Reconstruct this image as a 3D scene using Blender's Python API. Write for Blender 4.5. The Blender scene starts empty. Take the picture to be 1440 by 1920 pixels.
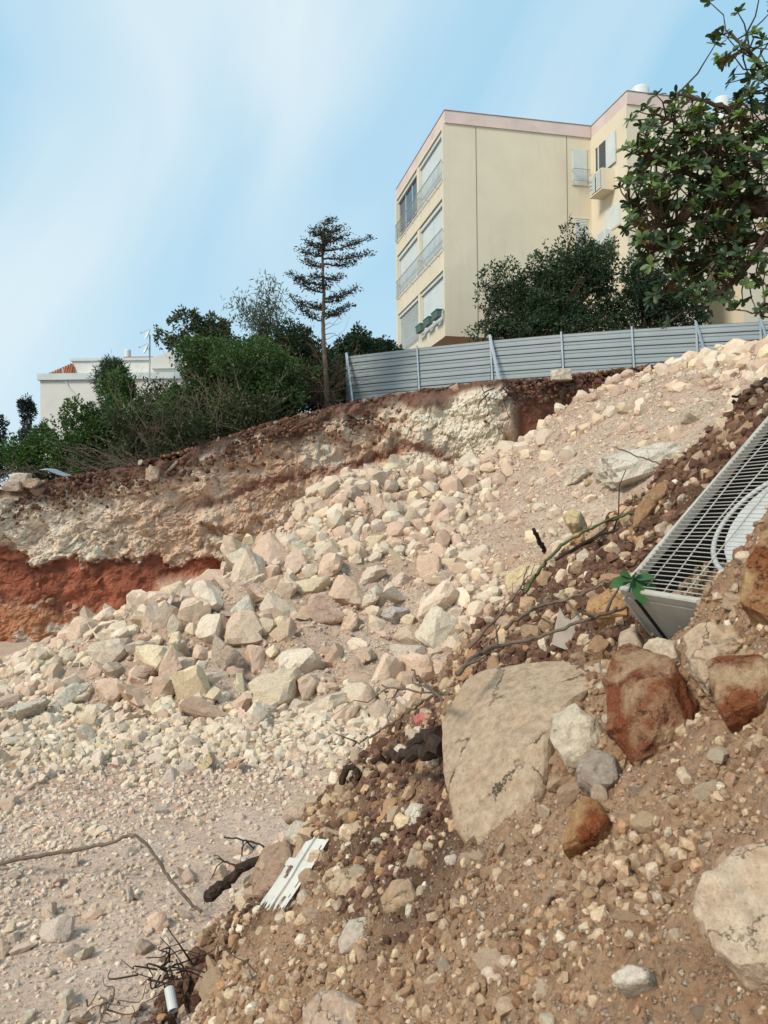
import bpy, bmesh, math, random
import numpy as np
from mathutils import Vector, Matrix

rng = np.random.default_rng(11)
random.seed(11)
S = bpy.context.scene
C = S.collection

# ------------------------------------------------------------------ camera, sky, sun, exposure
F, CX, CY, ROLL, CAMZ = 1480.0, 720.0, 960.0, 0.012, 3.0
cam_d = bpy.data.cameras.new('camera'); cam = bpy.data.objects.new('camera', cam_d); C.objects.link(cam)
cam_d.sensor_fit = 'VERTICAL'; cam_d.sensor_height = 24.0; cam_d.sensor_width = 18.0
cam_d.lens = 24.0 * F / 1920.0
cam_d.clip_start = 0.05; cam_d.clip_end = 3000
cam.matrix_world = Matrix.Translation((0, 0, CAMZ)) @ Matrix.Rotation(math.pi/2, 4, 'X') @ Matrix.Rotation(-ROLL, 4, 'Z')
cam_d.dof.use_dof = True; cam_d.dof.focus_distance = 11.0; cam_d.dof.aperture_fstop = 5.6
S.camera = cam

SUN_EL = math.radians(43)
SUN_V = Vector((-1.0, -0.9, 0)).normalized() * math.cos(SUN_EL) + Vector((0, 0, math.sin(SUN_EL)))
sun_d = bpy.data.lights.new('sun', 'SUN'); sun = bpy.data.objects.new('sun', sun_d); C.objects.link(sun)
sun_d.energy = 2.5; sun_d.angle = math.radians(16); sun_d.color = (1.0, 0.90, 0.76)
sun.rotation_euler = SUN_V.to_track_quat('Z', 'Y').to_euler(); sun.location = (-20, -5, 30)

W = bpy.data.worlds.new('World'); S.world = W; W.use_nodes = True
nt = W.node_tree; nt.nodes.clear()
sky = nt.nodes.new('ShaderNodeTexSky'); sky.sky_type = 'NISHITA'; sky.sun_disc = False
sky.sun_elevation = SUN_EL; sky.sun_rotation = math.atan2(SUN_V.x, SUN_V.y)
sky.air_density = 1.0; sky.dust_density = 1.6; sky.ozone_density = 2.2
tc = nt.nodes.new('ShaderNodeTexCoord')
mp = nt.nodes.new('ShaderNodeMapping'); mp.inputs['Rotation'].default_value = (0.0, math.radians(-36), 0.0)
mp2 = nt.nodes.new('ShaderNodeMapping'); mp2.inputs['Scale'].default_value = (1.9, 1.2, 1.0); mp2.inputs['Location'].default_value = (0.62, 0.2, 0.1)
ns = nt.nodes.new('ShaderNodeTexNoise'); ns.inputs['Scale'].default_value = 1.5; ns.inputs['Detail'].default_value = 4; ns.inputs['Roughness'].default_value = 0.42; ns.inputs['Distortion'].default_value = 0.9
rp = nt.nodes.new('ShaderNodeValToRGB'); rp.color_ramp.elements[0].position = 0.44; rp.color_ramp.elements[1].position = 0.76
rp.color_ramp.elements[0].color = (3.0, 5.2, 6.7, 1); rp.color_ramp.elements[1].color = (5.9, 6.9, 7.3, 1)   # thin veil to thicker cirrus
mx = nt.nodes.new('ShaderNodeMix'); mx.data_type = 'RGBA'
mx.inputs[0].default_value = 0.9                       # share of the thin high cloud
bg = nt.nodes.new('ShaderNodeBackground'); bg.inputs['Strength'].default_value = 0.10
wo = nt.nodes.new('ShaderNodeOutputWorld')
nt.links.new(tc.outputs['Generated'], mp.inputs[0]); nt.links.new(mp.outputs[0], mp2.inputs[0]); nt.links.new(mp2.outputs[0], ns.inputs[0])
sp = nt.nodes.new('ShaderNodeSeparateXYZ'); nt.links.new(mp.outputs[0], sp.inputs[0])
def wmath(op, a, b):
    m = nt.nodes.new('ShaderNodeMath'); m.operation = op
    for k, v in ((0, a), (1, b)):
        if hasattr(v, 'links'): nt.links.new(v, m.inputs[k])
        else: m.inputs[k].default_value = v
    return m.outputs[0]
def wrange(v, a, b, c, d):
    m = nt.nodes.new('ShaderNodeMapRange'); m.interpolation_type = 'SMOOTHSTEP'; nt.links.new(v, m.inputs[0])
    for k, q in enumerate((a, b, c, d)): m.inputs[k+1].default_value = q
    return m.outputs[0]
band = wrange(wmath('ABSOLUTE', wmath('ADD', sp.outputs[0], 0.50), 0.0), 0.0, 0.15, 0.13, 0.0)      # one long cirrus streak
nt.links.new(wmath('ADD', ns.outputs[0], band), rp.inputs[0])
sz_ = nt.nodes.new('ShaderNodeSeparateXYZ'); nt.links.new(tc.outputs['Generated'], sz_.inputs[0])
low = nt.nodes.new('ShaderNodeMix'); low.data_type = 'RGBA'; low.inputs[7].default_value = (5.3, 6.5, 7.0, 1)
nt.links.new(wrange(sz_.outputs[2], 0.02, 0.46, 0.62, 0.0), low.inputs[0]); nt.links.new(rp.outputs[0], low.inputs[6]); nt.links.new(low.outputs[2], mx.inputs[7])
nt.links.new(sky.outputs[0], mx.inputs[6]); nt.links.new(mx.outputs[2], bg.inputs[0]); nt.links.new(bg.outputs[0], wo.inputs[0])

S.view_settings.view_transform = 'Standard'; S.view_settings.look = 'None'
S.view_settings.gamma = 1.0; S.view_settings.use_curve_mapping = False
S.view_settings.exposure = 0.45

# ------------------------------------------------------------------ helpers
def at(px, py, Y):
    """world point at depth Y on the sight line of photo pixel px, py"""
    dx, dy = px - CX, CY - py
    c, s = math.cos(ROLL), math.sin(ROLL)
    return np.array([(dx*c + dy*s)/F*Y, Y, CAMZ + (-dx*s + dy*c)/F*Y])

def ray(px, py):
    return at(px, py, 1.0) - np.array([0, 0, CAMZ])

def proj(Q):
    Q = np.asarray(Q, float); u = Q[..., 0]/Q[..., 1]*F; v = (Q[..., 2]-CAMZ)/Q[..., 1]*F
    c, s = math.cos(ROLL), math.sin(ROLL)
    return CX + u*c - v*s, CY - (u*s + v*c)

def _h(ix, iy, iz, seed):
    h = (ix.astype(np.uint32)*np.uint32(374761393) + iy.astype(np.uint32)*np.uint32(668265263)
         + iz.astype(np.uint32)*np.uint32(2147483647 - 1274126177) + np.uint32(seed*977 + 13))
    h = (h ^ (h >> np.uint32(13)))*np.uint32(1274126177)
    h = (h ^ (h >> np.uint32(16)))*np.uint32(2246822519)
    return ((h ^ (h >> np.uint32(15))) & np.uint32(0xffffff)).astype(np.float64)/float(0x1000000)

def vnoise(Pn, scale, seed=0):
    q = np.asarray(Pn)*scale; i = np.floor(q).astype(np.int64); f = q - i; f = f*f*(3-2*f)
    out = 0
    for a in (0, 1):
        for b in (0, 1):
            for c in (0, 1):
                w = (f[:, 0] if a else 1-f[:, 0])*(f[:, 1] if b else 1-f[:, 1])*(f[:, 2] if c else 1-f[:, 2])
                out = out + w*_h(i[:, 0]+a, i[:, 1]+b, i[:, 2]+c, seed)
    return out*2-1

def fbm(Pn, scale, octv=4, seed=0, gain=.5):
    t, a = 0, 1.0
    for k in range(octv):
        t = t + a*vnoise(Pn, scale*2.03**k, seed+k*7); a *= gain
    return t

def worley(Pn, scale, seed=0):
    q = np.asarray(Pn)*scale; i = np.floor(q).astype(np.int64)
    f1 = np.full(len(q), 9.0); f2 = f1.copy(); cid = np.zeros(len(q))
    for a in (-1, 0, 1):
        for b in (-1, 0, 1):
            for c in (-1, 0, 1):
                x, y, z = i[:, 0]+a, i[:, 1]+b, i[:, 2]+c
                dx = x + _h(x, y, z, seed+1) - q[:, 0]; dy = y + _h(x, y, z, seed+2) - q[:, 1]; dz = z + _h(x, y, z, seed+3) - q[:, 2]
                d = dx*dx+dy*dy+dz*dz
                m = d < f1
                f2 = np.where(m, f1, np.minimum(f2, d)); cid = np.where(m, _h(x, y, z, seed+4), cid); f1 = np.where(m, d, f1)
    return np.sqrt(f1), np.sqrt(f2), cid

def sstep(a, b, x):
    t = np.clip((x-a)/(b-a), 0, 1); return t*t*(3-2*t)

def tag(o, label=None, cat=None, group=None, kind=None):
    if label: o['label'] = label
    if cat: o['category'] = cat
    if group: o['group'] = group
    if kind: o['kind'] = kind
    return o

def empty(name, loc=(0, 0, 0), rz=0.0):
    o = bpy.data.objects.new(name, None); C.objects.link(o); o.location = loc; o.rotation_euler = (0, 0, rz)
    o.empty_display_size = .2
    return o

def link(name, me, mat, parent=None):
    o = bpy.data.objects.new(name, me); C.objects.link(o)
    if mat is not None and not me.materials: me.materials.append(mat)
    if parent is not None: o.parent = parent
    return o

def np_mesh(name, V, Fc, col=None, smooth=False):
    """V (n,3); Fc (m,k) all faces with k corners"""
    V = np.asarray(V, np.float32); Fc = np.asarray(Fc, np.int32); k = Fc.shape[1]
    me = bpy.data.meshes.new(name)
    me.vertices.add(len(V)); me.vertices.foreach_set('co', V.ravel())
    me.loops.add(Fc.size); me.loops.foreach_set('vertex_index', Fc.ravel())
    me.polygons.add(len(Fc)); me.polygons.foreach_set('loop_start', np.arange(0, Fc.size, k, dtype=np.int32))
    me.polygons.foreach_set('use_smooth', np.full(len(Fc), smooth))
    if col is not None:
        a = me.color_attributes.new('Col', 'FLOAT_COLOR', 'POINT')
        cc = np.ones((len(V), 4), np.float32); cc[:, :3] = col; a.data.foreach_set('color', cc.ravel())
    me.update(calc_edges=True); me.validate()
    return me

def grid_faces(nu, nv):
    i = np.arange(nu*nv).reshape(nu, nv)
    return np.stack([i[:-1, :-1], i[1:, :-1], i[1:, 1:], i[:-1, 1:]], -1).reshape(-1, 4)

class MB:
    """collects boxes, prisms and tubes into one mesh"""
    def __init__(s): s.v = []; s.f = []
    def add(s, vs, fs):
        n = len(s.v); s.v += [tuple(map(float, p)) for p in vs]; s.f += [tuple(n+i for i in f) for f in fs]; return s
    def box(s, x0, x1, y0, y1, z0, z1):
        if x0 > x1: x0, x1 = x1, x0
        if y0 > y1: y0, y1 = y1, y0
        if z0 > z1: z0, z1 = z1, z0
        return s.add([(x0, y0, z0), (x1, y0, z0), (x1, y1, z0), (x0, y1, z0), (x0, y0, z1), (x1, y0, z1), (x1, y1, z1), (x0, y1, z1)],
                     [(0, 3, 2, 1), (4, 5, 6, 7), (0, 1, 5, 4), (1, 2, 6, 5), (2, 3, 7, 6), (3, 0, 4, 7)])
    def prism(s, poly, axis, a, b):
        n = len(poly); vs = []
        for t in (a, b):
            for p, q in poly:
                vs.append({'x': (t, p, q), 'y': (p, t, q), 'z': (p, q, t)}[axis])
        fs = [tuple(range(n))[::-1], tuple(range(n, 2*n))] + [(i, (i+1) % n, n+(i+1) % n, n+i) for i in range(n)]
        return s.add(vs, fs)
    def tube(s, path, rad, sides=6, cap=True):
        path = [np.asarray(p, float) for p in path]; n = len(path)
        if np.isscalar(rad): rad = [rad]*n
        vs = []; ref = np.array([0.31, 0.17, 0.93])
        for i, p in enumerate(path):
            d = path[min(i+1, n-1)] - path[max(i-1, 0)]; d = d/(np.linalg.norm(d)+1e-9)
            a = np.cross(d, ref); a /= np.linalg.norm(a)+1e-9; b = np.cross(d, a)
            for k in range(sides):
                t = 2*math.pi*k/sides; vs.append(p + rad[i]*(math.cos(t)*a + math.sin(t)*b))
        fs = [(i*sides+k, i*sides+(k+1) % sides, (i+1)*sides+(k+1) % sides, (i+1)*sides+k) for i in range(n-1) for k in range(sides)]
        if cap: fs += [tuple(range(sides))[::-1], tuple(range((n-1)*sides, n*sides))]
        return s.add(vs, fs)
    def build(s, name, mat, parent=None, smooth=False, bevel=0):
        me = bpy.data.meshes.new(name); me.from_pydata(s.v, [], s.f); me.update()
        bm = bmesh.new(); bm.from_mesh(me); bmesh.ops.recalc_face_normals(bm, faces=bm.faces)
        if bevel: bmesh.ops.bevel(bm, geom=list(bm.edges), offset=bevel, segments=1, affect='EDGES', clamp_overlap=True)
        bm.to_mesh(me); bm.free()
        if smooth: me.polygons.foreach_set('use_smooth', [True]*len(me.polygons))
        return link(name, me, mat, parent)

def curvy(pts, n=10, wob=0.0):
    """smooth path through pts (Catmull-Rom) with a little wobble"""
    pts = [np.asarray(p, float) for p in pts]; q = [2*pts[0]-pts[1]] + pts + [2*pts[-1]-pts[-2]]; out = []
    for i in range(1, len(q)-2):
        for k in range(n):
            t = k/n; a, b, c, d = q[i-1], q[i], q[i+1], q[i+2]
            out.append(.5*((2*b)+(c-a)*t+(2*a-5*b+4*c-d)*t*t+(3*b-a-3*c+d)*t**3))
    out.append(pts[-1])
    if wob: out = [p + rng.normal(0, wob, 3) for p in out]
    return out

# ------------------------------------------------------------------ materials
def newmat(name):
    m = bpy.data.materials.new(name); m.use_nodes = True; t = m.node_tree; t.nodes.clear()
    out = t.nodes.new('ShaderNodeOutputMaterial'); b = t.nodes.new('ShaderNodeBsdfPrincipled'); t.links.new(b.outputs[0], out.inputs[0])
    return m, t, b, out

def noise_node(t, vec, scale, detail=6, rough=.6, dist=0):
    n = t.nodes.new('ShaderNodeTexNoise'); n.inputs['Scale'].default_value = scale; n.inputs['Detail'].default_value = detail
    n.inputs['Roughness'].default_value = rough; n.inputs['Distortion'].default_value = dist
    if vec is not None: t.links.new(vec, n.inputs[0])
    return n

def mixc(t, fac, a, b, mode='MIX'):
    m = t.nodes.new('ShaderNodeMix'); m.data_type = 'RGBA'; m.blend_type = mode
    for s, i in ((fac, 0), (a, 6), (b, 7)):
        if hasattr(s, 'is_linked') or hasattr(s, 'links'): t.links.new(s, m.inputs[i])
        elif i == 0: m.inputs[0].default_value = s
        else: m.inputs[i].default_value = (*s, 1) if len(s) == 3 else s
    return m.outputs[2]

def maprange(t, v, a, b, c=0.0, d=1.0):
    m = t.nodes.new('ShaderNodeMapRange'); m.inputs[1].default_value = a; m.inputs[2].default_value = b; m.inputs[3].default_value = c; m.inputs[4].default_value = d
    t.links.new(v, m.inputs[0]); return m.outputs[0]

def bump(t, b, h, strength, dist):
    n = t.nodes.new('ShaderNodeBump'); n.inputs['Strength'].default_value = strength; n.inputs['Distance'].default_value = dist
    t.links.new(h, n.inputs['Height']); t.links.new(n.outputs[0], b.inputs['Normal']); return n

def earthy(name, src, s=1.0, bstr=.8, bdist=.02, patch=(.55, .28, .16), patch_amt=.45, grain=1.0, peb=0.0, pebc=(.62, .52, .40), cracks=0.0, pr=(.52, .72)):
    """stone and soil: colour from the object or the point colour, mottled with a stain colour, fine relief"""
    m, t, b, out = newmat(name)
    tcn = t.nodes.new('ShaderNodeTexCoord'); vec = tcn.outputs['Object']
    if src == 'object':
        oi = t.nodes.new('ShaderNodeObjectInfo'); col = oi.outputs['Color']
        add = t.nodes.new('ShaderNodeVectorMath'); add.operation = 'ADD'; t.links.new(vec, add.inputs[0])
        sc = t.nodes.new('ShaderNodeVectorMath'); sc.operation = 'SCALE'; sc.inputs[0].default_value = (37, 19, 53); t.links.new(oi.outputs['Random'], sc.inputs['Scale'])
        t.links.new(sc.outputs[0], add.inputs[1]); vec = add.outputs[0]
    else:
        at_ = t.nodes.new('ShaderNodeAttribute'); at_.attribute_name = 'Col'; col = at_.outputs['Color']
    n1 = noise_node(t, vec, 1.7*s, 5, .6, .3); n2 = noise_node(t, vec, 9*s, 6, .7); n3 = noise_node(t, vec, 34*s, 4, .7)
    c = mixc(t, maprange(t, n1.outputs[0], pr[0], pr[1], 0, patch_amt), col, mixc(t, 1.0, col, patch, 'MULTIPLY'))
    lo = mixc(t, 1.0, c, (.66, .63, .60), 'MULTIPLY')
    c = mixc(t, maprange(t, n2.outputs[0], .36, .64, 0, 1), lo, c)
    hi = mixc(t, .42, c, (.86, .80, .72))
    c = mixc(t, maprange(t, n3.outputs[0], .56, .78, 0, .62*grain), c, hi)
    lo2 = mixc(t, 1.0, c, (.6, .56, .52), 'MULTIPLY')
    c = mixc(t, maprange(t, n3.outputs[0], .28, .43, .75*grain, 0), c, lo2)
    crk = None
    if cracks:
        wv = t.nodes.new('ShaderNodeVectorMath'); wv.operation = 'MULTIPLY_ADD'; t.links.new(n2.outputs['Color'], wv.inputs[0]); wv.inputs[1].default_value = (.10, .10, .10); t.links.new(vec, wv.inputs[2])
        vc = t.nodes.new('ShaderNodeTexVoronoi'); vc.feature = 'DISTANCE_TO_EDGE'; vc.inputs['Scale'].default_value = cracks; t.links.new(wv.outputs[0], vc.inputs['Vector'])
        mk = t.nodes.new('ShaderNodeMath'); mk.operation = 'MULTIPLY'; t.links.new(maprange(t, vc.outputs['Distance'], .012, .0), mk.inputs[0]); t.links.new(maprange(t, n1.outputs[0], .46, .56), mk.inputs[1]); crk = mk.outputs[0]
        c = mixc(t, crk, c, mixc(t, 1.0, c, (.66, .58, .52), 'MULTIPLY'))
        sc_ = noise_node(t, vec, 6.5*s, 8, .75, 1.2); c = mixc(t, maprange(t, sc_.outputs[0], .62, .70, 0, .55), c, mixc(t, .5, c, (.85, .80, .74)))
        c = mixc(t, maprange(t, sc_.outputs[0], .40, .30, 0, .6), c, mixc(t, 1.0, c, (.62, .46, .34), 'MULTIPLY'))
    if peb:
        vo = t.nodes.new('ShaderNodeTexVoronoi'); vo.inputs['Scale'].default_value = peb; wp = t.nodes.new('ShaderNodeVectorMath'); wp.operation = 'MULTIPLY_ADD'; t.links.new(n3.outputs['Color'], wp.inputs[0]); wp.inputs[1].default_value = (1.1/peb,)*3; t.links.new(vec, wp.inputs[2]); t.links.new(wp.outputs[0], vo.inputs['Vector'])
        sx = t.nodes.new('ShaderNodeSeparateColor'); t.links.new(vo.outputs['Color'], sx.inputs[0])
        isp = t.nodes.new('ShaderNodeMath'); isp.operation = 'MULTIPLY'; t.links.new(maprange(t, sx.outputs[0], .5, .55), isp.inputs[0]); t.links.new(maprange(t, vo.outputs['Distance'], .42, .30), isp.inputs[1])
        pc = mixc(t, sx.outputs[1], mixc(t, .5, col, pebc), pebc); c = mixc(t, isp.outputs[0], c, mixc(t, .25, pc, c))
    t.links.new(c, b.inputs['Base Color']); b.inputs['Roughness'].default_value = .93; b.inputs['Specular IOR Level'].default_value = .15
    mu = t.nodes.new('ShaderNodeMath'); mu.operation = 'MULTIPLY_ADD'; t.links.new(n3.outputs[0], mu.inputs[0]); mu.inputs[1].default_value = .45; t.links.new(n2.outputs[0], mu.inputs[2])
    hgt = mu.outputs[0]
    if crk is not None:
        mu3 = t.nodes.new('ShaderNodeMath'); mu3.operation = 'MULTIPLY_ADD'; t.links.new(crk, mu3.inputs[0]); mu3.inputs[1].default_value = -.9; t.links.new(hgt, mu3.inputs[2]); hgt = mu3.outputs[0]
    if peb:
        mu2 = t.nodes.new('ShaderNodeMath'); mu2.operation = 'MULTIPLY_ADD'; t.links.new(isp.outputs[0], mu2.inputs[0]); mu2.inputs[1].default_value = .8; t.links.new(hgt, mu2.inputs[2]); hgt = mu2.outputs[0]
    bump(t, b, hgt, bstr, bdist)
    return m

def painted(name, col, rough=.7, mott=.12, s=1.0, stain=None, stain_amt=.0, metal=0.0, spec=.3, streak=False, bd=.004):
    m, t, b, out = newmat(name)
    tcn = t.nodes.new('ShaderNodeTexCoord'); vec = tcn.outputs['Object']
    n1 = noise_node(t, vec, 1.3*s, 6, .62); n2 = noise_node(t, vec, 22*s, 5, .7)
    dk = tuple(x*(1-2.2*mott) for x in col)
    c = mixc(t, maprange(t, n1.outputs[0], .35, .68), dk, col)
    c = mixc(t, maprange(t, n2.outputs[0], .3, .7, 0, .35), c, tuple(x*(1-mott) for x in col))
    if stain:
        mpn = t.nodes.new('ShaderNodeMapping'); mpn.inputs['Scale'].default_value = (1.0, 1.0, .18) if streak else (1, 1, 1); t.links.new(vec, mpn.inputs[0])
        n3 = noise_node(t, mpn.outputs[0], 2.3*s, 7, .68)
        c = mixc(t, maprange(t, n3.outputs[0], .55, .74, 0, stain_amt), c, stain)
    t.links.new(c, b.inputs['Base Color']); b.inputs['Roughness'].default_value = rough; b.inputs['Metallic'].default_value = metal; b.inputs['Specular IOR Level'].default_value = spec
    bump(t, b, n2.outputs[0], .35, bd)
    return m

def leafy(name, rough=.45, trans=.25):
    m, t, b, out = newmat(name)
    a = t.nodes.new('ShaderNodeAttribute'); a.attribute_name = 'Col'
    t.links.new(a.outputs['Color'], b.inputs['Base Color']); b.inputs['Roughness'].default_value = rough; b.inputs['Specular IOR Level'].default_value = .3
    tr = t.nodes.new('ShaderNodeBsdfTranslucent'); t.links.new(mixc(t, 1.0, a.outputs['Color'], (1.3, 1.5, .5), 'MULTIPLY'), tr.inputs[0])
    ms = t.nodes.new('ShaderNodeMixShader'); ms.inputs[0].default_value = trans
    t.links.new(b.outputs[0], ms.inputs[1]); t.links.new(tr.outputs[0], ms.inputs[2]); t.links.new(ms.outputs[0], out.inputs[0])
    return m

M = {}
M['stone'] = earthy('limestone_block', 'object', 1.5, .7, .012, patch=(.93, .74, .58), patch_amt=.5)
M['boulder'] = earthy('boulder_stone', 'object', 3.4, .9, .016, patch=(.88, .66, .5), patch_amt=.5, grain=1.0, cracks=5.0)
M['slab'] = earthy('slab_stone', 'object', 2.6, 1.0, .020, patch=(.84, .68, .54), patch_amt=.6, grain=1.0, cracks=2.6)
M['rusty'] = earthy('iron_stained_stone', 'object', 4.0, 1.0, .022, patch=(.52, .25, .17), patch_amt=1.0, grain=1.0, cracks=6.0, pr=(.40, .58))
M['pebble'] = earthy('pebble_stone', 'attr', 9, .5, .006, patch=(.95, .75, .6), patch_amt=.4)
M['heap'] = earthy('crushed_limestone', 'attr', 2.2, .9, .05, patch=(.95, .76, .6), patch_amt=.35, peb=12, pebc=(.70, .59, .45))
M['cliff'] = earthy('excavated_face', 'attr', 2.2, .8, .045, patch=(.9, .62, .45), patch_amt=.4)
M['bank'] = earthy('loose_soil', 'attr', 4.5, 1.0, .02, patch=(.8, .62, .5), patch_amt=.4, peb=46)
M['floor'] = earthy('pit_gravel', 'attr', 4, .9, .02, patch=(.9, .8, .72), patch_amt=.4, peb=26)
M['leaf'] = leafy('leaf'); M['needle'] = leafy('needle', .6, .12)
M['bark'] = painted('bark', (.13, .085, .055), .9, .25, 6, bd=.01)
M['greenTwig'] = painted('green_twig', (.12, .13, .055), .8, .2, 9)
M['trunkBark'] = painted('grey_bark', (.17, .125, .095), .9, .25, 6, bd=.01)
M['paleBark'] = painted('pale_bark', (.24, .17, .12), .9, .22, 6, bd=.01)
M['twig'] = painted('dry_twig', (.20, .145, .105), .9, .25, 9)
M['root'] = painted('dark_root', (.062, .038, .026), .95, .3, 9, (.12, .07, .045), .8, streak=True, bd=.02)
M['cream'] = painted('cream_plaster', (.73, .645, .49), .9, .05, .5, (.50, .45, .34), .36, streak=True)
M['pink'] = painted('pink_parapet', (.74, .59, .53), .9, .1, .7, (.50, .42, .36), .6)
M['white'] = painted('white_shutter', (.62, .67, .65), .55, .06, 1, (.48, .48, .42), .4)
M['whitew'] = painted('white_wall', (.72, .70, .64), .9, .06, .4, (.5, .46, .4), .3)
M['metal'] = painted('galvanised_rail', (.50, .53, .53), .45, .1, 3, metal=.6)
M['fence'] = painted('grey_sheet', (.33, .375, .385), .5, .07, .7, (.26, .31, .37), .7, metal=.1, spec=.3)
M['post'] = painted('galvanised_post', (.46, .52, .56), .42, .1, 3, metal=.5)
M['brace'] = painted('bright_brace', (.66, .71, .74), .4, .08, 3, metal=.4)
M['coping'] = painted('weathered_coping', (.42, .31, .27), .9, .2, 2)
M['joint'] = painted('sealant', (.18, .15, .11), .9, .1, 3)
M['tile'] = painted('clay_tile', (.46, .17, .09), .85, .2, 4, bd=.01)
M['solar'] = painted('solar_panel', (.16, .22, .34), .2, .05, 1, spec=.6)
M['planter'] = painted('green_planter', (.10, .17, .13), .6, .1, 3)
M['acwhite'] = painted('beige_enamel', (.46, .44, .38), .55, .1, 4, (.26, .19, .13), .75)
M['acdark'] = painted('dark_cavity', (.012, .012, .012), .9, .1, 3)  # near black; in the fan casing, interior shade put into the colour
M['acfan'] = painted('grey_plastic', (.60, .61, .60), .5, .1, 3, (.30, .27, .24), .5)
M['wire'] = painted('coated_wire', (.52, .49, .42), .5, .1, 12, (.22, .13, .08), .5)
M['vinyl'] = painted('white_vinyl', (.66, .63, .55), .45, .07, 6, (.40, .31, .21), .7)
M['pipe'] = painted('white_pipe', (.55, .55, .52), .4, .05, 6)
M['shard'] = painted('dusty_shard', (.46, .38, .31), .8, .12, 8)
M['sheet'] = painted('zinc_sheet', (.52, .58, .64), .35, .08, 3, metal=.5)
gm, gt, gb, go = newmat('window_glass'); gb.inputs['Base Color'].default_value = (.045, .055, .065, 1); gb.inputs['Roughness'].default_value = .12; M['glass'] = gm

# ------------------------------------------------------------------ stone shapes
def ico(sub):
    bm = bmesh.new(); bmesh.ops.create_icosphere(bm, subdivisions=sub, radius=1)
    v = np.array([p.co[:] for p in bm.verts]); f = np.array([[x.index for x in q.verts] for q in bm.faces]); bm.free()
    v /= np.linalg.norm(v, axis=1)[:, None]
    return v, f
ICO = {k: ico(k) for k in (1, 2, 3, 4, 5)}

def rock_verts(sub, seed, planes=13, rough=.05, soft=9.0):
    """a broken block: random planes cut from a ball, worn edges, surface relief"""
    r = np.random.default_rng(seed); v, f = ICO[sub]
    n = r.normal(size=(planes, 3)); n /= np.linalg.norm(n, axis=1)[:, None]
    n = np.vstack([n, np.eye(3), -np.eye(3)]) if planes < 9 else n; h = r.uniform(.5, .95, len(n))
    q = np.maximum(v @ n.T, 1e-3)/h[None]           # 1/r per plane
    inv = (q**soft).sum(1)**(1/soft)
    p = v/inv[:, None]
    if rough:
        p = p*(1 + rough*fbm(p+seed*3.1, 2.2, 3, seed)[:, None]*.9 + rough*.5*vnoise(p+seed, 7, seed)[:, None])
    return p/np.abs(p).max()

ROCKS = [np_mesh('stone', rock_verts(3, 100+k, int(8+k % 6), .09, 45), ICO[3][1]) for k in range(22)]
for me in ROCKS: me.materials.append(M['stone'])

def rand_rot(n):
    q = rng.normal(size=(n, 4)); q /= np.linalg.norm(q, axis=1)[:, None]; w, x, y, z = q.T
    return np.stack([1-2*(y*y+z*z), 2*(x*y-z*w), 2*(x*z+y*w), 2*(x*y+z*w), 1-2*(x*x+z*z), 2*(y*z-x*w), 2*(x*z-y*w), 2*(y*z+x*w), 1-2*(x*x+y*y)], -1).reshape(-1, 3, 3)

def oct_verts(seed):
    r = np.random.default_rng(seed); v = np.array([(1, 0, 0), (-1, 0, 0), (0, 1, 0), (0, -1, 0), (0, 0, 1), (0, 0, -1.)])*r.uniform(.7, 1, (6, 1)) + r.normal(0, .22, (6, 3)); return v/np.abs(v).max()
ICO[0] = (None, np.array([(0, 2, 4), (2, 1, 4), (1, 3, 4), (3, 0, 4), (2, 0, 5), (1, 2, 5), (3, 1, 5), (0, 3, 5)]))
PEB = {s: [rock_verts(s, 500+k, 8, .0 if s == 1 else .07, 26) for k in range(14)] for s in (1, 2)}
PEB[0] = [oct_verts(900+k) for k in range(20)]

def stone_cloud(name, pos, size, cols, parent, sub=1, mat='pebble', flat=.75, tiny=8.0):
    if sub == 1 and parent is not None and tiny > 0:          # the finest grains need few faces
        small = size < tiny*.5*pos[:, 1]/F
        if small.any() and (~small).any():
            stone_cloud(name, pos[small], size[small]*1.15, cols[small], parent, 0, mat, flat, 0); pos, size, cols = pos[~small], size[~small], cols[~small]
    n = len(pos); tv = np.stack(PEB[sub]); k = rng.integers(0, len(tv), n)
    V = tv[k]*(size[:, None]*rng.uniform(flat*.8, 1.25, (n, 3)))[:, None, :]
    V = np.einsum('nij,nkj->nki', rand_rot(n), V) + pos[:, None, :]
    nv = tv.shape[1]; Fc = (ICO[sub][1][None] + (np.arange(n)*nv)[:, None, None]).reshape(-1, 3)
    o = link(name, np_mesh(name, V.reshape(-1, 3), Fc, np.repeat(cols, nv, 0)), M[mat], parent)
    o['kind'] = 'stuff'
    return o

PAL_HEAP = np.array([.97, .94, .905])*np.array([(.74, .61, .48), (.72, .56, .44), (.78, .69, .56), (.70, .54, .42), (.64, .48, .37), (.76, .64, .47), (.72, .61, .50), (.77, .66, .53)])
PAL_BANK = np.array([(.64, .50, .36), (.58, .43, .29), (.72, .62, .48), (.50, .34, .21), (.56, .40, .26), (.64, .50, .33), (.60, .48, .36), (.48, .28, .15)])
PAL_FLOOR = np.array([(.76, .61, .48), (.70, .54, .42), (.80, .68, .55), (.70, .51, .39), (.66, .55, .45), (.76, .63, .47)])
def pal(p, n, j=.08):
    c = p[rng.integers(0, len(p), n)]*(1+rng.normal(0, j, (n, 1)))*(1+rng.normal(0, .012, (n, 3)))
    return np.clip(c, .01, .9)

def place_stone(pos, r, col, parent=None, squash=None, name='stone', me=None):
    o = bpy.data.objects.new(name, me or random.choice(ROCKS)); C.objects.link(o)
    o.location = pos; o.rotation_euler = rng.uniform(0, 6.28, 3)
    s = squash if squash is not None else rng.uniform(.58, 1.28, 3)
    o.scale = [float(r*x) for x in s]; o.color = (*[float(x) for x in col], 1)
    if parent is not None: o.parent = parent
    return o

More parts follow.
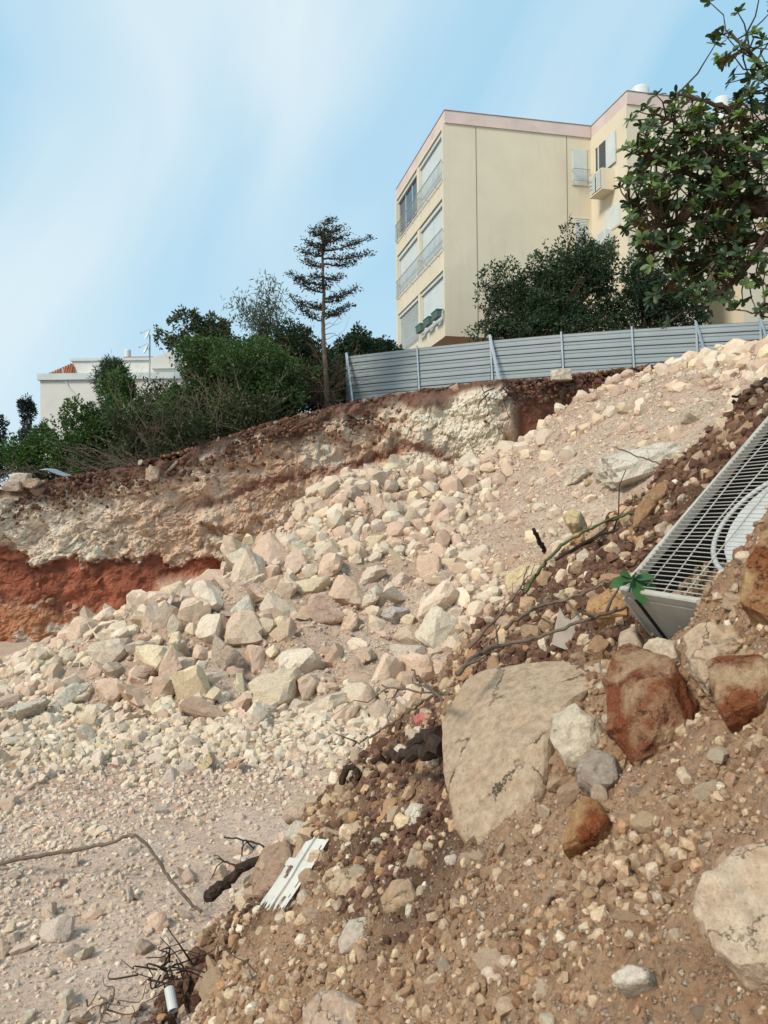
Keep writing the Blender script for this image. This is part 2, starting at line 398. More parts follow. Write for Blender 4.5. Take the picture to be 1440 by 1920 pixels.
# ------------------------------------------------------------------ land forms
LIP = [(0, 924, 19.6), (50, 912, 19.8), (100, 902, 20.0), (200, 886, 20.4), (300, 860, 20.8), (400, 832, 21.3), (500, 797, 21.9), (600, 772, 22.6),
       (660, 756, 23.0), (750, 742, 23.3), (850, 728, 23.3), (940, 715, 23.0), (1000, 714, 23.0), (1100, 703, 22.6), (1200, 690, 22.0), (1280, 678, 21.2), (1440, 668, 20.0)]
LP = np.array([at(*p) for p in LIP])
LP = np.vstack([[-300, -6, 1.2], [-60, 11, 1.2], [-22, 16.0, 2.4], [-14, 18.0, 3.1], LP, [13, 18.6, 6.9], [40, 15, 7.0], [300, 6, 7.0]])
lipY = lambda X: np.interp(X, LP[:, 0], LP[:, 1])
lipZ = lambda X: np.interp(X, LP[:, 0], LP[:, 2])
def zT(X, Y=None): return float(lipZ(X))

# pit floor: fine near the camera, coarse to the horizon
def axis(*segs):
    out = []
    for a, b, n in segs: out += list(np.linspace(a, b, n, endpoint=False))
    return np.array(out)
ax = np.concatenate([axis((-900, -40, 8), (-40, -12, 30), (-12, 6, 200), (6, 40, 40)), [40, 120, 400, 900]])
ay = np.concatenate([axis((-60, 2, 16), (2, 19, 210), (19, 60, 20)), [60, 150, 500, 1500]])
GX, GY = np.meshgrid(ax, ay, indexing='ij'); G = np.stack([GX.ravel(), GY.ravel(), np.zeros(GX.size)], 1)
def floorH(X, Y):
    Q = np.stack([np.asarray(X, float).ravel(), np.asarray(Y, float).ravel(), np.zeros(np.size(X))], 1)
    near = np.clip(1.4-Q[:, 1]/26, 0, 1)
    return .06*fbm(Q, .5, 3, 3) + .03*fbm(Q, 2.2, 4, 9)*near
G[:, 2] = np.where((np.abs(G[:, 0]) < 45) & (G[:, 1] < 60), floorH(G[:, 0], G[:, 1]), -.3)
fn = fbm(G, .45, 4, 21)[:, None]; fn2 = fbm(G, 3.0, 3, 25)[:, None]
fcol = np.array([.68, .50, .385]) + fn*np.array([.06, .07, .075]) + fn2*.03
wheel = sstep(.25, .0, np.abs(G[:, 1]-9.1-.15*G[:, 0]+.3*vnoise(G, .8, 4)) - .55)[:, None]*sstep(-1, -3, G[:, 0])[:, None]
fcol = fcol*(1-.12*wheel) + wheel*np.array([.03, .0, -.005])
pit = link('ground', np_mesh('ground', G, grid_faces(len(ax), len(ay)), np.clip(fcol, .02, .8), True), M['floor']); tag(pit, kind='structure')

# rubble heap: a smooth surface through surveyed points
HP = [(60, 1238, 14.2), (190, 1178, 14.6), (300, 1136, 15.2), (420, 1096, 16), (470, 1066, 16.6), (520, 1028, 17.4), (560, 978, 18), (620, 910, 19), (700, 902, 19.3), (760, 900, 19.6), (870, 890, 20), (950, 860, 20.4),
      (1040, 782, 20.4), (1120, 735, 20.3), (1200, 702, 20), (1300, 688, 19), (1440, 660, 17), (1600, 640, 16),
      (400, 1250, 12.9), (250, 1260, 13), (150, 1290, 12.8), (600, 1150, 14.2), (720, 1250, 12.7), (560, 1260, 12.7), (800, 1100, 14.6), (700, 1040, 16), (850, 1000, 16.6), (1000, 900, 17.8), (1100, 1000, 14), (950, 1050, 14.6),
      (1250, 850, 14.8), (1400, 750, 14.2), (1200, 960, 13), (1000, 1100, 13), (1150, 800, 17.5), (1300, 760, 16.5), (900, 940, 18.4), (780, 960, 18),
      (830, 1325, 11.7), (650, 1340, 11.5), (450, 1335, 11.6), (250, 1345, 11.5), (80, 1350, 11.6), (1000, 1230, 11.2), (1150, 1120, 10.8), (1300, 1000, 10.6), (1500, 850, 11)]
hp = np.array([at(*p) for p in HP])
hp = np.vstack([hp, [[-9, 13, -.4], [-9, 15.2, -.3], [-8, 17, -.2], [-5.5, 17.5, .3], [-9.5, 11, -.5], [-6, 10.5, -.35], [-3, 10.3, -.35], [0, 10.0, -.35], [2, 9, -.2], [4, 8, .1], [7, 8, 1.2],
                  [-3.2, 20.5, 1.8], [-1.5, 22, 3.6], [1.5, 22.5, 4.1], [4, 22, 5.0], [7, 20.8, 6.5], [10, 18.5, 6.9], [11, 14, 5.7], [11, 10, 2.6], [-10.5, 17, -.5]]])
def tps(d): return np.where(d > 1e-9, d*d*np.log(d+1e-12), 0)
n_ = len(hp); A = np.zeros((n_+3, n_+3)); D = np.hypot(hp[:, None, 0]-hp[None, :, 0], hp[:, None, 1]-hp[None, :, 1])
A[:n_, :n_] = tps(D) + np.eye(n_)*.35; A[:n_, n_] = 1; A[:n_, n_+1:] = hp[:, :2]; A[n_, :n_] = 1; A[n_+1:, :n_] = hp[:, :2].T
sol = np.linalg.solve(A, np.concatenate([hp[:, 2], [0, 0, 0]]))
def heap0(X, Y):
    X = np.asarray(X, float).ravel(); Y = np.asarray(Y, float).ravel(); out = np.empty(len(X))
    for i in range(0, len(X), 20000):
        x, y = X[i:i+20000], Y[i:i+20000]
        out[i:i+20000] = tps(np.hypot(x[:, None]-hp[None, :, 0], y[:, None]-hp[None, :, 1])) @ sol[:n_] + sol[n_] + sol[n_+1]*x + sol[n_+2]*y
    return out
def smoothzone(px, py):
    """dusty, fine parts of the heap (1) against the bouldery parts (0)"""
    a = np.exp(-(((px-1230)/260)**4 + ((py-800)/150)**4)) + np.exp(-(((px-1120)/170)**2 + ((py-930)/110)**2)) + np.exp(-(((px-960)/120)**2 + ((py-990)/100)**2)) + .8*np.exp(-(((px-540)/60)**2+((py-980)/40)**2))
    return np.clip(a*1.15, 0, 1)
def heapH(X, Y):
    X = np.asarray(X, float).ravel(); Y = np.asarray(Y, float).ravel(); z = heap0(X, Y)
    Q = np.stack([X, Y, z*.5], 1)
    px, py = proj(np.stack([X, np.maximum(Y, 1), z], 1)); sm = smoothzone(px, py)
    f1, f2, cid = worley(Q, 2.3, 5)
    z = z + .16*fbm(Q, .55, 3, 31) + (1-.7*sm)*(.20*(cid-.45)*sstep(0, .16, f2-f1) + .07*fbm(Q, 3.2, 3, 37)) + sm*.05*fbm(Q*np.array([1, .5, 1]), 1.6, 3, 41)
    return z
hx = np.linspace(-11, 12.5, 345); hy = np.linspace(6.5, 25, 270); HX, HY = np.meshgrid(hx, hy, indexing='ij')
hz = heapH(HX, HY)
behind = HY.ravel() > lipY(HX.ravel()) + .25
hz = np.where(behind, -1.0, hz); hz = np.where(hz < -.02, -.35, hz)
HV = np.stack([HX.ravel(), HY.ravel(), hz], 1)
hpx, hpy = proj(HV); hsm = smoothzone(hpx, hpy)[:, None]
hn = fbm(HV, .5, 4, 51)[:, None]; hn2 = fbm(HV, 2.6, 3, 55)[:, None]; hn3 = vnoise(HV, 1.1, 77)[:, None]
hcol = np.array([.655, .492, .382]) + hn*np.array([.05, .065, .06]) + hn2*.04
hcol = hcol*(1-.05*hsm) + sstep(.35, .8, hn3)*np.array([.03, -.02, -.045])
heap = link('rubble_heap', np_mesh('rubble_heap', HV, grid_faces(len(hx), len(hy)), np.clip(hcol, .02, .85), True), M['heap'])
tag(heap, kind='structure')

# excavated face below the terrace
def cliff_surface():
    cx = np.concatenate([np.linspace(-34, -11, 120, endpoint=False), np.linspace(-11, 8.5, 570, endpoint=False), np.linspace(8.5, 16, 60)])
    T = np.linspace(0, 1.0, 152)
    CXg, Tg = np.meshgrid(cx, T, indexing='ij'); X = CXg.ravel(); t = Tg.ravel()
    lz = lipZ(X); lz = lz + .10*vnoise(np.stack([X, X*0, X*0], 1), 1.3, 81) + .06*vnoise(np.stack([X, X*0, X*0], 1), 4.1, 82)
    z = -.4 + (lz+.4)*t; ly = lipY(X); below = lz - z
    y = ly - .25 - np.minimum(below*.16, .8)
    Q = np.stack([X, y*.5, z], 1); Qs = np.stack([X*.55, y*.3, z*1.5 - .12*X], 1)
    wob = .26*fbm(np.stack([X*.7, X*0, z*.3], 1), .9, 3, 61) + .16*fbm(np.stack([X, X*0, z], 1), 3.0, 4, 88, .7)
    red = sstep(2.05, 1.90, z + wob)*sstep(.45, .95, z + wob)            # soft red clay seam
    base = sstep(.95, .5, z + wob)                                        # orange mixed base
    top = sstep(.58, .22, below + .30*fbm(np.stack([X, X*0, z], 1), .8, 3, 65))  # dark topsoil
    px, py = proj(np.stack([X, y, z], 1))
    # thin red seam that dips from the fence to the middle of the face
    seamz = 4.75 - .26*np.abs(X-.6) + .25*vnoise(np.stack([X, X*0, X*0], 1), .9, 67)
    seam = np.exp(-((z-seamz)/.17)**2)*sstep(-7.5, -3, X)*sstep(3.0, 2.0, X)
    blot = sstep(.10, .55, fbm(Q, .75, 4, 71) + .22*sstep(-6, -2, X) - .3*sstep(1.2, 2.6, X))*(1-top)
    prow = sstep(.25, .75, np.exp(-((X-1.9)/1.7)**4) + .40*fbm(Q, 1.1, 4, 95, .6)*sstep(3.9, 2.9, X) + .12*vnoise(Q, 3, 96))*sstep(.15, .6, below)*sstep(4.4, 3.2, X + .5*vnoise(Q, 1.6, 97))
    dark = sstep(3.55, 3.95, X + .3*vnoise(Q, 1.2, 73))*sstep(9.5, 8.0, X)*sstep(2.3, 1.3, below + .5*vnoise(Q, 1.0, 74) + .22*(X-4.5))
    Qw = np.stack([X*.8, y*.5, z*1.2 - .1*X], 1) + .12*np.stack([vnoise(Q, 2.6, 85), vnoise(Q, 2.6, 86), vnoise(Q, 2.6, 87)], 1); f1, f2, cid = worley(Qw, 2.9, 63); g1, g2, cid2 = worley(Qw*np.array([1.5, 1, 1]), 7.5, 64)
    crack = sstep(.0, .10, f2-f1); crack2 = sstep(0, .12, g2-g1)
    hard = 1 - np.clip(red + .6*base + top + dark, 0, 1)
    out = hard*(.15*(cid-.5) - .03*(1-crack) + .065*(cid2-.5) - .02*(1-crack2)) + .18*fbm(Q, .8, 3, 68) + (.075+.02*hard)*fbm(Q, 3.6, 4, 69, .6)
    out = out - .20*red - .12*base + .38*prow - .45*dark - .12*seam + .10*top*vnoise(Q, 4, 70)
    out = out + .05*np.sin(z*5.2 + 2.5*vnoise(Q, .6, 72))*hard
    # the pale block that stands out of the red seam
    bl = np.exp(-(((X+5.2)/.55)**4 + ((z-1.05)/.33)**4)); out = out + .42*bl
    y = y - out; zz = z + .05*vnoise(Q, 3.3, 75)
    last = t > .999; y = np.where(last, ly + .3, y)
    lime = np.array([.77, .63, .49]) + (cid2[:, None]-.5)*np.array([.12, .12, .12]) + fbm(Q, 1.1, 4, 76)[:, None]*np.array([.05, .065, .07])
    pinkish = np.array([.72, .51, .37]); redc = np.array([.30, .10, .057]); orange = np.array([.47, .21, .11]); soil = np.array([.13, .057, .037])
    c = lime*(.86+.14*crack[:, None])*(.88+.12*crack2[:, None])
    c = c + (pinkish-c)*(.6*sstep(-.2, .5, fbm(Q, .6, 3, 78)))[:, None]
    wht = np.clip(prow*1.1 - .1, 0, 1)[:, None]; c = c + (np.array([.82, .74, .60])*(.85+.2*cid2[:, None]) - c)*wht*.85
    c = c + (np.array([.48, .255, .15]) - c)*(.48*blot*(1-wht[:, 0]))[:, None]
    c = c + (np.array([.27, .10, .06]) - c)*(.8*seam)[:, None]
    c = c + (redc*(1+.5*fbm(Q, 2.2, 3, 79)[:, None]) - c)*np.clip(red - bl, 0, 1)[:, None]
    mixb = orange + (lime*.85-orange)*sstep(.15, .6, fbm(Q, 1.8, 4, 80, .65))[:, None]
    c = c + (mixb - c)*(base*(1-.8*bl))[:, None]
    c = c + (soil*(1+.6*fbm(Q, 2.5, 3, 83)[:, None]) - c)*np.clip(top, 0, 1)[:, None]*.93
    c = c + (np.array([.18, .07, .042])*(1+.5*fbm(Q, 3, 3, 84)[:, None]) - c)*dark[:, None]*.95
    return np.stack([X, y, zz], 1), np.clip(c*1.12, .012, .88), len(cx), len(T)
CV, CC, nu_, nv_ = cliff_surface()
cliff = link('excavated_cliff', np_mesh('excavated_cliff', CV, grid_faces(nu_, nv_), CC, False), M['cliff']); tag(cliff, kind='structure')

# terrace above the cut
tx = np.concatenate([[-900, -300, -120, -60], np.linspace(-34, 16, 260), [40, 120, 300, 900]])
toff = np.concatenate([np.linspace(.2, 4, 22, endpoint=False), [4, 5, 7, 10, 15, 25, 40, 80, 200, 600]])
TX, TO = np.meshgrid(tx, toff, indexing='ij'); TY = lipY(TX) + TO
TZ = lipZ(TX) + (.08*fbm(np.stack([TX.ravel(), TY.ravel(), TX.ravel()*0], 1), 1.6, 3, 91)).reshape(TX.shape)*(TO < 30) - .06
TV = np.stack([TX.ravel(), TY.ravel(), TZ.ravel()], 1)
tcol = np.array([.17, .08, .05]) + fbm(TV, .8, 3, 92)[:, None]*np.array([.03, .02, .012])
terr = link('terrain', np_mesh('terrain', TV, grid_faces(len(tx), len(toff)), np.clip(tcol, .02, .6), True), M['bank']); tag(terr, kind='structure')

# earth bank beside the camera
FUA = at(1163, 1110, 3.62); FUAB = np.array([.82, .32, .79]); FUAB /= np.linalg.norm(FUAB); FUAC = np.array([.16, -.50, -.05]); FUAC -= FUAB*np.dot(FUAC, FUAB); FUAC /= np.linalg.norm(FUAC)
EDGE = np.array([(-4, 4.4), (-1.48, 5.0), (-.78, 5.3), (-.3, 5.45), (.25, 5.4), (.57, 5.6), (1.04, 5.5), (1.58, 5.07), (1.79, 4.78), (2.19, 4.55), (7, 4.5)])
def bankH(X, Y, fine=True):
    X = np.asarray(X, float).ravel(); Y = np.asarray(Y, float).ravel()
    z = 1.10 + X + .077*Y - .55*np.maximum(X-2.7, 0) - .5*np.maximum(X-3.6, 0)
    e = np.interp(X, EDGE[:, 0], EDGE[:, 1]); over = Y - e
    Q = np.stack([X, Y, z*0], 1)
    over = over + .16*fbm(Q, 1.6, 3, 101)
    z = z - 1.5*np.where(over > 0, np.sqrt(over*over+.01)-.1, 0)
    z = z + .07*fbm(Q, .9, 3, 103) + .035*fbm(Q, 3.5, 3, 105)
    w1, w2_, wc = worley(Q, 6.5, 108); z = z + .075*(wc-.45)*sstep(0, .3, w2_-w1)
    if fine: w1, w2_, wc = worley(Q + .03*vnoise(Q, 9, 121)[:, None], 15, 122); z = z + .030*(wc-.45)*sstep(0, .35, w2_-w1)
    if fine: z = z + .022*fbm(Q, 13, 3, 107, .65)
    # the hollow that holds the fan unit, and the spill over its lower rim
    z = z - .34*np.exp(-((X+1.12)/.17)**4 - ((Y-4.55)/.36)**4) - .22*np.exp(-(((X-1.10)+.25*(Y-2.77))/.05)**2 - ((Y-2.77)/.16)**2)
    rel = np.stack([X, Y, z], 1) - FUA; lx, ly = rel @ FUAB, rel @ FUAC
    lim = .50 + .42*lx + .05*vnoise(Q, 5, 109)
    inside = sstep(-.02, .05, lx)*sstep(-.06, .02, ly)*sstep(lim+.06, lim-.08, ly)*sstep(1.5, 1.3, lx)
    z = z - .20*np.exp(-((lx+.10)/.14)**2 - ((ly-.10)/.22)**2)
    z = z - .62*inside + .20*sstep(lim-.02, lim+.14, ly)*sstep(1.25, .9, ly)*sstep(-.35, .1, lx)*sstep(1.5, 1.2, lx)
    return z
def darkness(V):
    """where damp dark topsoil lies on the bank, plus painted shade in the root hollow"""
    return np.clip(sstep(3.45, 4.1, V[:, 1]+.35*vnoise(V, 1.5, 115))*sstep(.1, .7, V[:, 0]+.25*vnoise(V, 2, 116))
             + .85*sstep(4.3, 3.9, V[:, 1]+.3*vnoise(V, 2, 117))*sstep(.40, .12, np.abs(V[:, 0]-.12)+.12*vnoise(V, 3, 119))*sstep(3.0, 3.5, V[:, 1])
             + .75*sstep(-.15, .4, fbm(V, 1.3, 3, 118))*sstep(.6, .1, V[:, 0])*sstep(2.3, 3.1, V[:, 1])
             + np.exp(-((V[:, 0]+1.15)/.24)**4-((V[:, 1]-4.6)/.4)**4), 0, 1)[:, None]  # last term paints the root hollow's shade into the soil colour
bx_ = np.concatenate([axis((-3.6, -1.9, 24), (-1.9, 2.7, 270), (2.7, 6.5, 40)), [6.5]]); by_ = np.concatenate([axis((-4, .6, 30), (.6, 5.9, 290), (5.9, 9, 40)), [9]])
BX, BY = np.meshgrid(bx_, by_, indexing='ij'); BZ = np.maximum(bankH(BX, BY), -.6)
BV = np.stack([BX.ravel(), BY.ravel(), BZ], 1)
b1 = fbm(BV, .9, 4, 111)[:, None]; b2 = fbm(BV, 4.5, 4, 113)[:, None]
bcol = np.array([.48, .305, .19]) + b1*np.array([.05, .045, .035]) + b2*np.array([.05, .04, .03])
BPX, BPY = proj(np.stack([BV[:, 0], np.maximum(BV[:, 1], .4), BV[:, 2]], 1))
dk = darkness(BV)
bcol = bcol + (np.array([.135, .068, .042])*(1+.5*b2) - bcol)*dk*.9
bank = link('earth_bank', np_mesh('earth_bank', BV, grid_faces(len(bx_), len(by_)), np.clip(bcol, .02, .8), True), M['bank']); tag(bank, kind='structure')

def hit(px, py, H, y0=.6, y1=30, n=900):
    """where the sight line meets a land form"""
    d = ray(px, py); Y = np.linspace(y0, y1, n); z = CAMZ + d[2]*Y; g = H(d[0]*Y, Y); k = np.argmax(g > z)
    Yh = Y[k] if (g > z).any() else y1
    return np.array([d[0]*Yh, Yh, CAMZ + d[2]*Yh])
hb = lambda px, py: hit(px, py, lambda X, Y: bankH(X, Y, False), .6, 6.2, 500)
hh = lambda px, py: hit(px, py, heapH, 8, 23, 500)
hf = lambda px, py: hit(px, py, floorH, 3, 18, 400)

# ------------------------------------------------------------------ stones of the heap
def heap_stones():
    n = 60000
    X = rng.uniform(-9.5, 9, n); Y = rng.uniform(9.6, 21.5, n); z = heap0(X, Y); k = (z > -.05) & (Y < lipY(X)-.3); X, Y, z = X[k], Y[k], z[k]
    px, py = proj(np.stack([X, Y, z], 1)); k = rng.random(len(X)) > .93*smoothzone(px, py)**.7; X, Y, z, px, py = X[k], Y[k], z[k], px[k], py[k]; sm = smoothzone(px, py)
    big = np.exp(-((np.maximum(np.abs(px-500)-300, 0)/70)**2 + (np.maximum(np.abs(py-1190)-120, 0)/45)**2))*(1-sm)
    toe = sstep(1320, 1350, py)
    u = rng.random(len(X)); wpx = 13 + 20*u**2.5 + big*(13 + 46*u**2.0) + toe*(2 + 14*u**4)
    wpx = wpx*(1-sm) + sm*(8 + 26*u**5)
    up = sstep(1040, 960, py)*(1-sm); wpx = wpx + up*(20*u**5 - 3)
    r = wpx*.5*Y/F
    order = np.argsort(-(wpx + rng.normal(0, 4, len(X))))
    keep = []; kp = np.zeros((0, 3)); P3 = np.stack([X, Y, z], 1); KP = np.zeros((6000, 3)); KR = np.zeros(6000); m = 0
    for i in order[:30000]:
        if m:
            d = np.linalg.norm(KP[:m]-P3[i], axis=1)
            if (d < (KR[:m]+r[i])*.70).any(): continue
        KP[m] = P3[i]; KR[m] = r[i]; keep.append(i); m += 1
        if m >= 4200: break
    keep = np.array(keep); return P3[keep], r[keep], wpx[keep]
hpos, hr, hw = heap_stones()
hpos[:, 2] = heapH(hpos[:, 0], hpos[:, 1]) + hr*.08
vis = np.argsort(-hw); top300 = vis[:300]; rest = vis[300:]
hc = pal(PAL_HEAP, len(hpos))
for i in top300: place_stone(hpos[i], hr[i]*1.05, hc[i], heap)
bigger, smaller = rest[:1100], rest[1100:]
stone_cloud('small_stones', hpos[bigger], hr[bigger]*1.12, hc[bigger], heap, 2); stone_cloud('small_stones', hpos[smaller], hr[smaller]*1.12, hc[smaller], heap, 1, tiny=0)
n = 36000
X = rng.uniform(-9.5, 9.5, n); Y = 9.6 + 12*rng.random(n)**1.3; z0 = heap0(X, Y); k = (z0 > -.12) & (Y < lipY(X)-.2); X, Y, z0 = X[k], Y[k], z0[k]
z = heapH(X, Y); px, py = proj(np.stack([X, Y, z], 1)); sm = smoothzone(px, py)
sz = (2.2 + 6.5*rng.random(len(X))**2.2)*(1-.25*sm)*.5*Y/F*1.2; k = rng.random(len(X)) > .1*sm
stone_cloud('rubble', np.stack([X, Y, np.maximum(z, floorH(X, Y)) + sz*.2], 1)[k], sz[k], pal(PAL_HEAP, k.sum()), heap, 1)

# gravel and stones of the pit floor
def floor_ok(X, Y): return (bankH(X, Y, False) < .02) & (heap0(X, Y) < .12)
n = 54000; Y = 4.2 + 11.5*rng.random(n)**1.7; X = rng.uniform(-.56, .2, n)*Y; k = floor_ok(X, Y); X, Y = X[k], Y[k]
dens = vnoise(np.stack([X, Y, X*0], 1), .55, 141) + .5*vnoise(np.stack([X, Y, X*0], 1), 1.6, 142)
k = rng.random(len(X)) < np.clip(.62 + .75*dens - .25*sstep(8, 9.2, Y)*sstep(11, 10, Y), .12, 1); X, Y = X[k], Y[k]
sz = (2.5 + 12*rng.random(len(X))**3.2)*.5*Y/F*1.1; sz = np.minimum(sz, .05+.02*rng.random(len(X)))
stone_cloud('gravel', np.stack([X, Y, floorH(X, Y)+sz*.12], 1), sz, pal(PAL_FLOOR, len(X)), pit, 1)
n = 1500; Y = 4.4 + 8.5*rng.random(n)**1.2; X = rng.uniform(-.55, .12, n)*Y; k = floor_ok(X, Y); X, Y = X[k], Y[k]
w = 14 + (22 + 16*sstep(7.5, 5.5, Y))*rng.random(len(X))**2.6 + 12*sstep(10.2, 11.5, Y); r = w*.5*Y/F; o = np.argsort(-w)[:300]
fz = floorH(X, Y); fc = pal(PAL_FLOOR, len(X), .1)
for i in o: place_stone((X[i], Y[i], fz[i]+r[i]*.25), r[i]*1.1, fc[i], pit)
# a spread of paler small rubble at the toe of the heap
n = 2600; Y = rng.normal(10.6, .75, n); X = rng.uniform(-5.6, .9, n); k = (heap0(X, Y) < .3) & (Y > 8.8); X, Y = X[k], Y[k]
sz = (9 + 22*rng.random(len(X))**2.4)*.5*Y/F; zz = np.maximum(floorH(X, Y), heapH(X, Y))
stone_cloud('toe_rubble', np.stack([X, Y, zz+sz*.25], 1), sz, pal(PAL_HEAP[[0, 2, 5, 6, 7]], len(X)), heap, 1)

# stones and crumbs of the bank
n = 66000; Y = 1.0 + 4.8*rng.random(n)**1.15; X = rng.uniform(-.40, .53, n)*Y
z = bankH(X, Y); px, py = proj(np.stack([X, Y, z], 1)); k = (px > -60) & (px < 1520) & (py < 2000) & (z > 0); X, Y, z = X[k], Y[k], z[k]
cl = vnoise(np.stack([X, Y, z*0], 1), 2.2, 161) + .6*vnoise(np.stack([X, Y, z*0], 1), 6, 162); sz = (2.2 + 24*rng.random(len(X))**4.2*np.clip(.75+.6*cl, .25, 1.5))*.5*Y/F*1.15
bc = pal(PAL_BANK, len(X), .12); dust = rng.uniform(.05, .75, (len(X), 1)); bc = bc*(1-dust) + np.array([.46, .31, .20])*dust
soilish = rng.random(len(X)) < .6; bc[soilish] = pal(np.array([(.36, .225, .135), (.28, .16, .095), (.42, .28, .175)]), soilish.sum())
dz_ = darkness(np.stack([X, Y, z], 1)); soilish = soilish | (rng.random(len(X)) < .75*dz_[:, 0]); bc = np.where(soilish[:, None], bc*(1-.62*dz_), bc*(1-.2*dz_))
bc[(dz_[:, 0] > .5) & soilish] = pal(np.array([(.16, .085, .055), (.12, .062, .04), (.22, .12, .08)]), int(((dz_[:, 0] > .5) & soilish).sum()))
stone_cloud('soil_crumbs', np.stack([X, Y, z+sz*.15], 1), sz, bc, bank, 1)
n = 2600; Y = 1.0 + 4.5*rng.random(n); X = rng.uniform(-1.8, 2.5, n); z = bankH(X, Y); px, py = proj(np.stack([X, Y, z], 1)); k = (px > 0) & (px < 1440) & (py < 1930) & (z > .05); X, Y, z = X[k], Y[k], z[k]
w = 13 + 38*rng.random(len(X))**2.6; r = w*.5*Y/F; o = np.argsort(-w); bc = pal(PAL_BANK, len(X), .12)
for i in o[:230]: place_stone((X[i], Y[i], z[i]-r[i]*.22), r[i]*1.2, bc[i]*.6 + np.array([.46, .31, .20])*.4, bank)
xs_ = rng.uniform(.25, 2.0, 400); ys_ = rng.uniform(1.3, 3.7, 400); zs_ = bankH(xs_, ys_); pxs, pys = proj(np.stack([xs_, ys_, zs_], 1)); kk = np.where((pxs > 640) & (pxs < 1440) & (pys > 1180) & (pys < 1920))[0][:55]
for i in kk: rr_ = rng.uniform(32, 66)*.5*ys_[i]/F; place_stone((xs_[i], ys_[i], zs_[i]-rr_*.25), rr_, pal(PAL_BANK[[0, 1, 3, 4, 6, 7]], 1, .1)[0]*.95, bank)
q = o[230:]; stone_cloud('small_stones', np.stack([X[q], Y[q], z[q]+r[q]*.1], 1), r[q]*1.1, bc[q], bank, 2)

# stones caught in the cut face and along its lip
ci = rng.integers(0, len(CV), 4000); cp = CV[ci]; px, py = proj(cp); k = (px > 0) & (px < 1250) & (cp[:, 2] > .6) & (cp[:, 1] > 10); cp, ccol = cp[k][:190], CC[ci][k][:190]
for p, c in zip(cp, ccol):
    r = .05 + .15*rng.random()**2; col = np.clip(c*1.08, .05, .7) if c[0] > .3 else np.array([.50, .33, .22])*rng.uniform(.6, 1.1)
    place_stone(p + np.array([0, .35*r, 0]), r, col, cliff, rng.uniform(.7, 1.3, 3))
X = rng.uniform(-9, 8, 80); 
for x in X:
    r = rng.uniform(.04, .12); y = lipY(x) + rng.uniform(-.2, .5); place_stone((x, y, lipZ(x)+r*.1), r, pal(PAL_BANK, 1)[0]*.7, terr)
n = 9000; X = rng.uniform(-10, 9, n); Y = lipY(X) + rng.normal(0, .3, n); sz = .015 + .07*rng.random(n)**2
cr = pal(np.array([(.12, .055, .036), (.15, .066, .043), (.11, .05, .033), (.22, .12, .08)]), n)
stone_cloud('topsoil_clods', np.stack([X, Y, lipZ(X) - np.maximum(0, (lipY(X)-Y)*1.3) + .02], 1), sz, cr, terr, 1)

# ------------------------------------------------------------------ single boulders, each told apart
def boulder(px, py, w, h, col, label, H, depth=None, seed=None, lift=.0, rz=0.0, tilt=0.0, planes=10, rough=.07, soft=40, sub=4, name='boulder', fwd=0.0):
    p = H(px, py) if depth is None else at(px, py, depth)
    Yd = p[1]; p = p + np.array([0, 0, lift]) - fwd*np.append(ray(px, py)[:2], ray(px, py)[2])
    seed = seed if seed is not None else int(px*7+py) % 9999
    v = rock_verts(sub, seed, planes, rough, soft); v = v - (v.max(0)+v.min(0))/2; v = v/np.abs(v).max(0)
    sx, szz = w*.5*Yd/F, h*.5*Yd/F; sy = (sx+szz)*.5
    cth, sth = math.cos(tilt), math.sin(tilt)
    v = v*np.array([sx, sy, szz]); v[:, [0, 2]] = np.stack([v[:, 0]*cth - v[:, 2]*sth, v[:, 0]*sth + v[:, 2]*cth], 1)
    o = link(name, np_mesh(name, v, ICO[sub][1]), M['boulder']); o.location = p; o.color = (*col, 1)
    return tag(o, label, 'boulder')

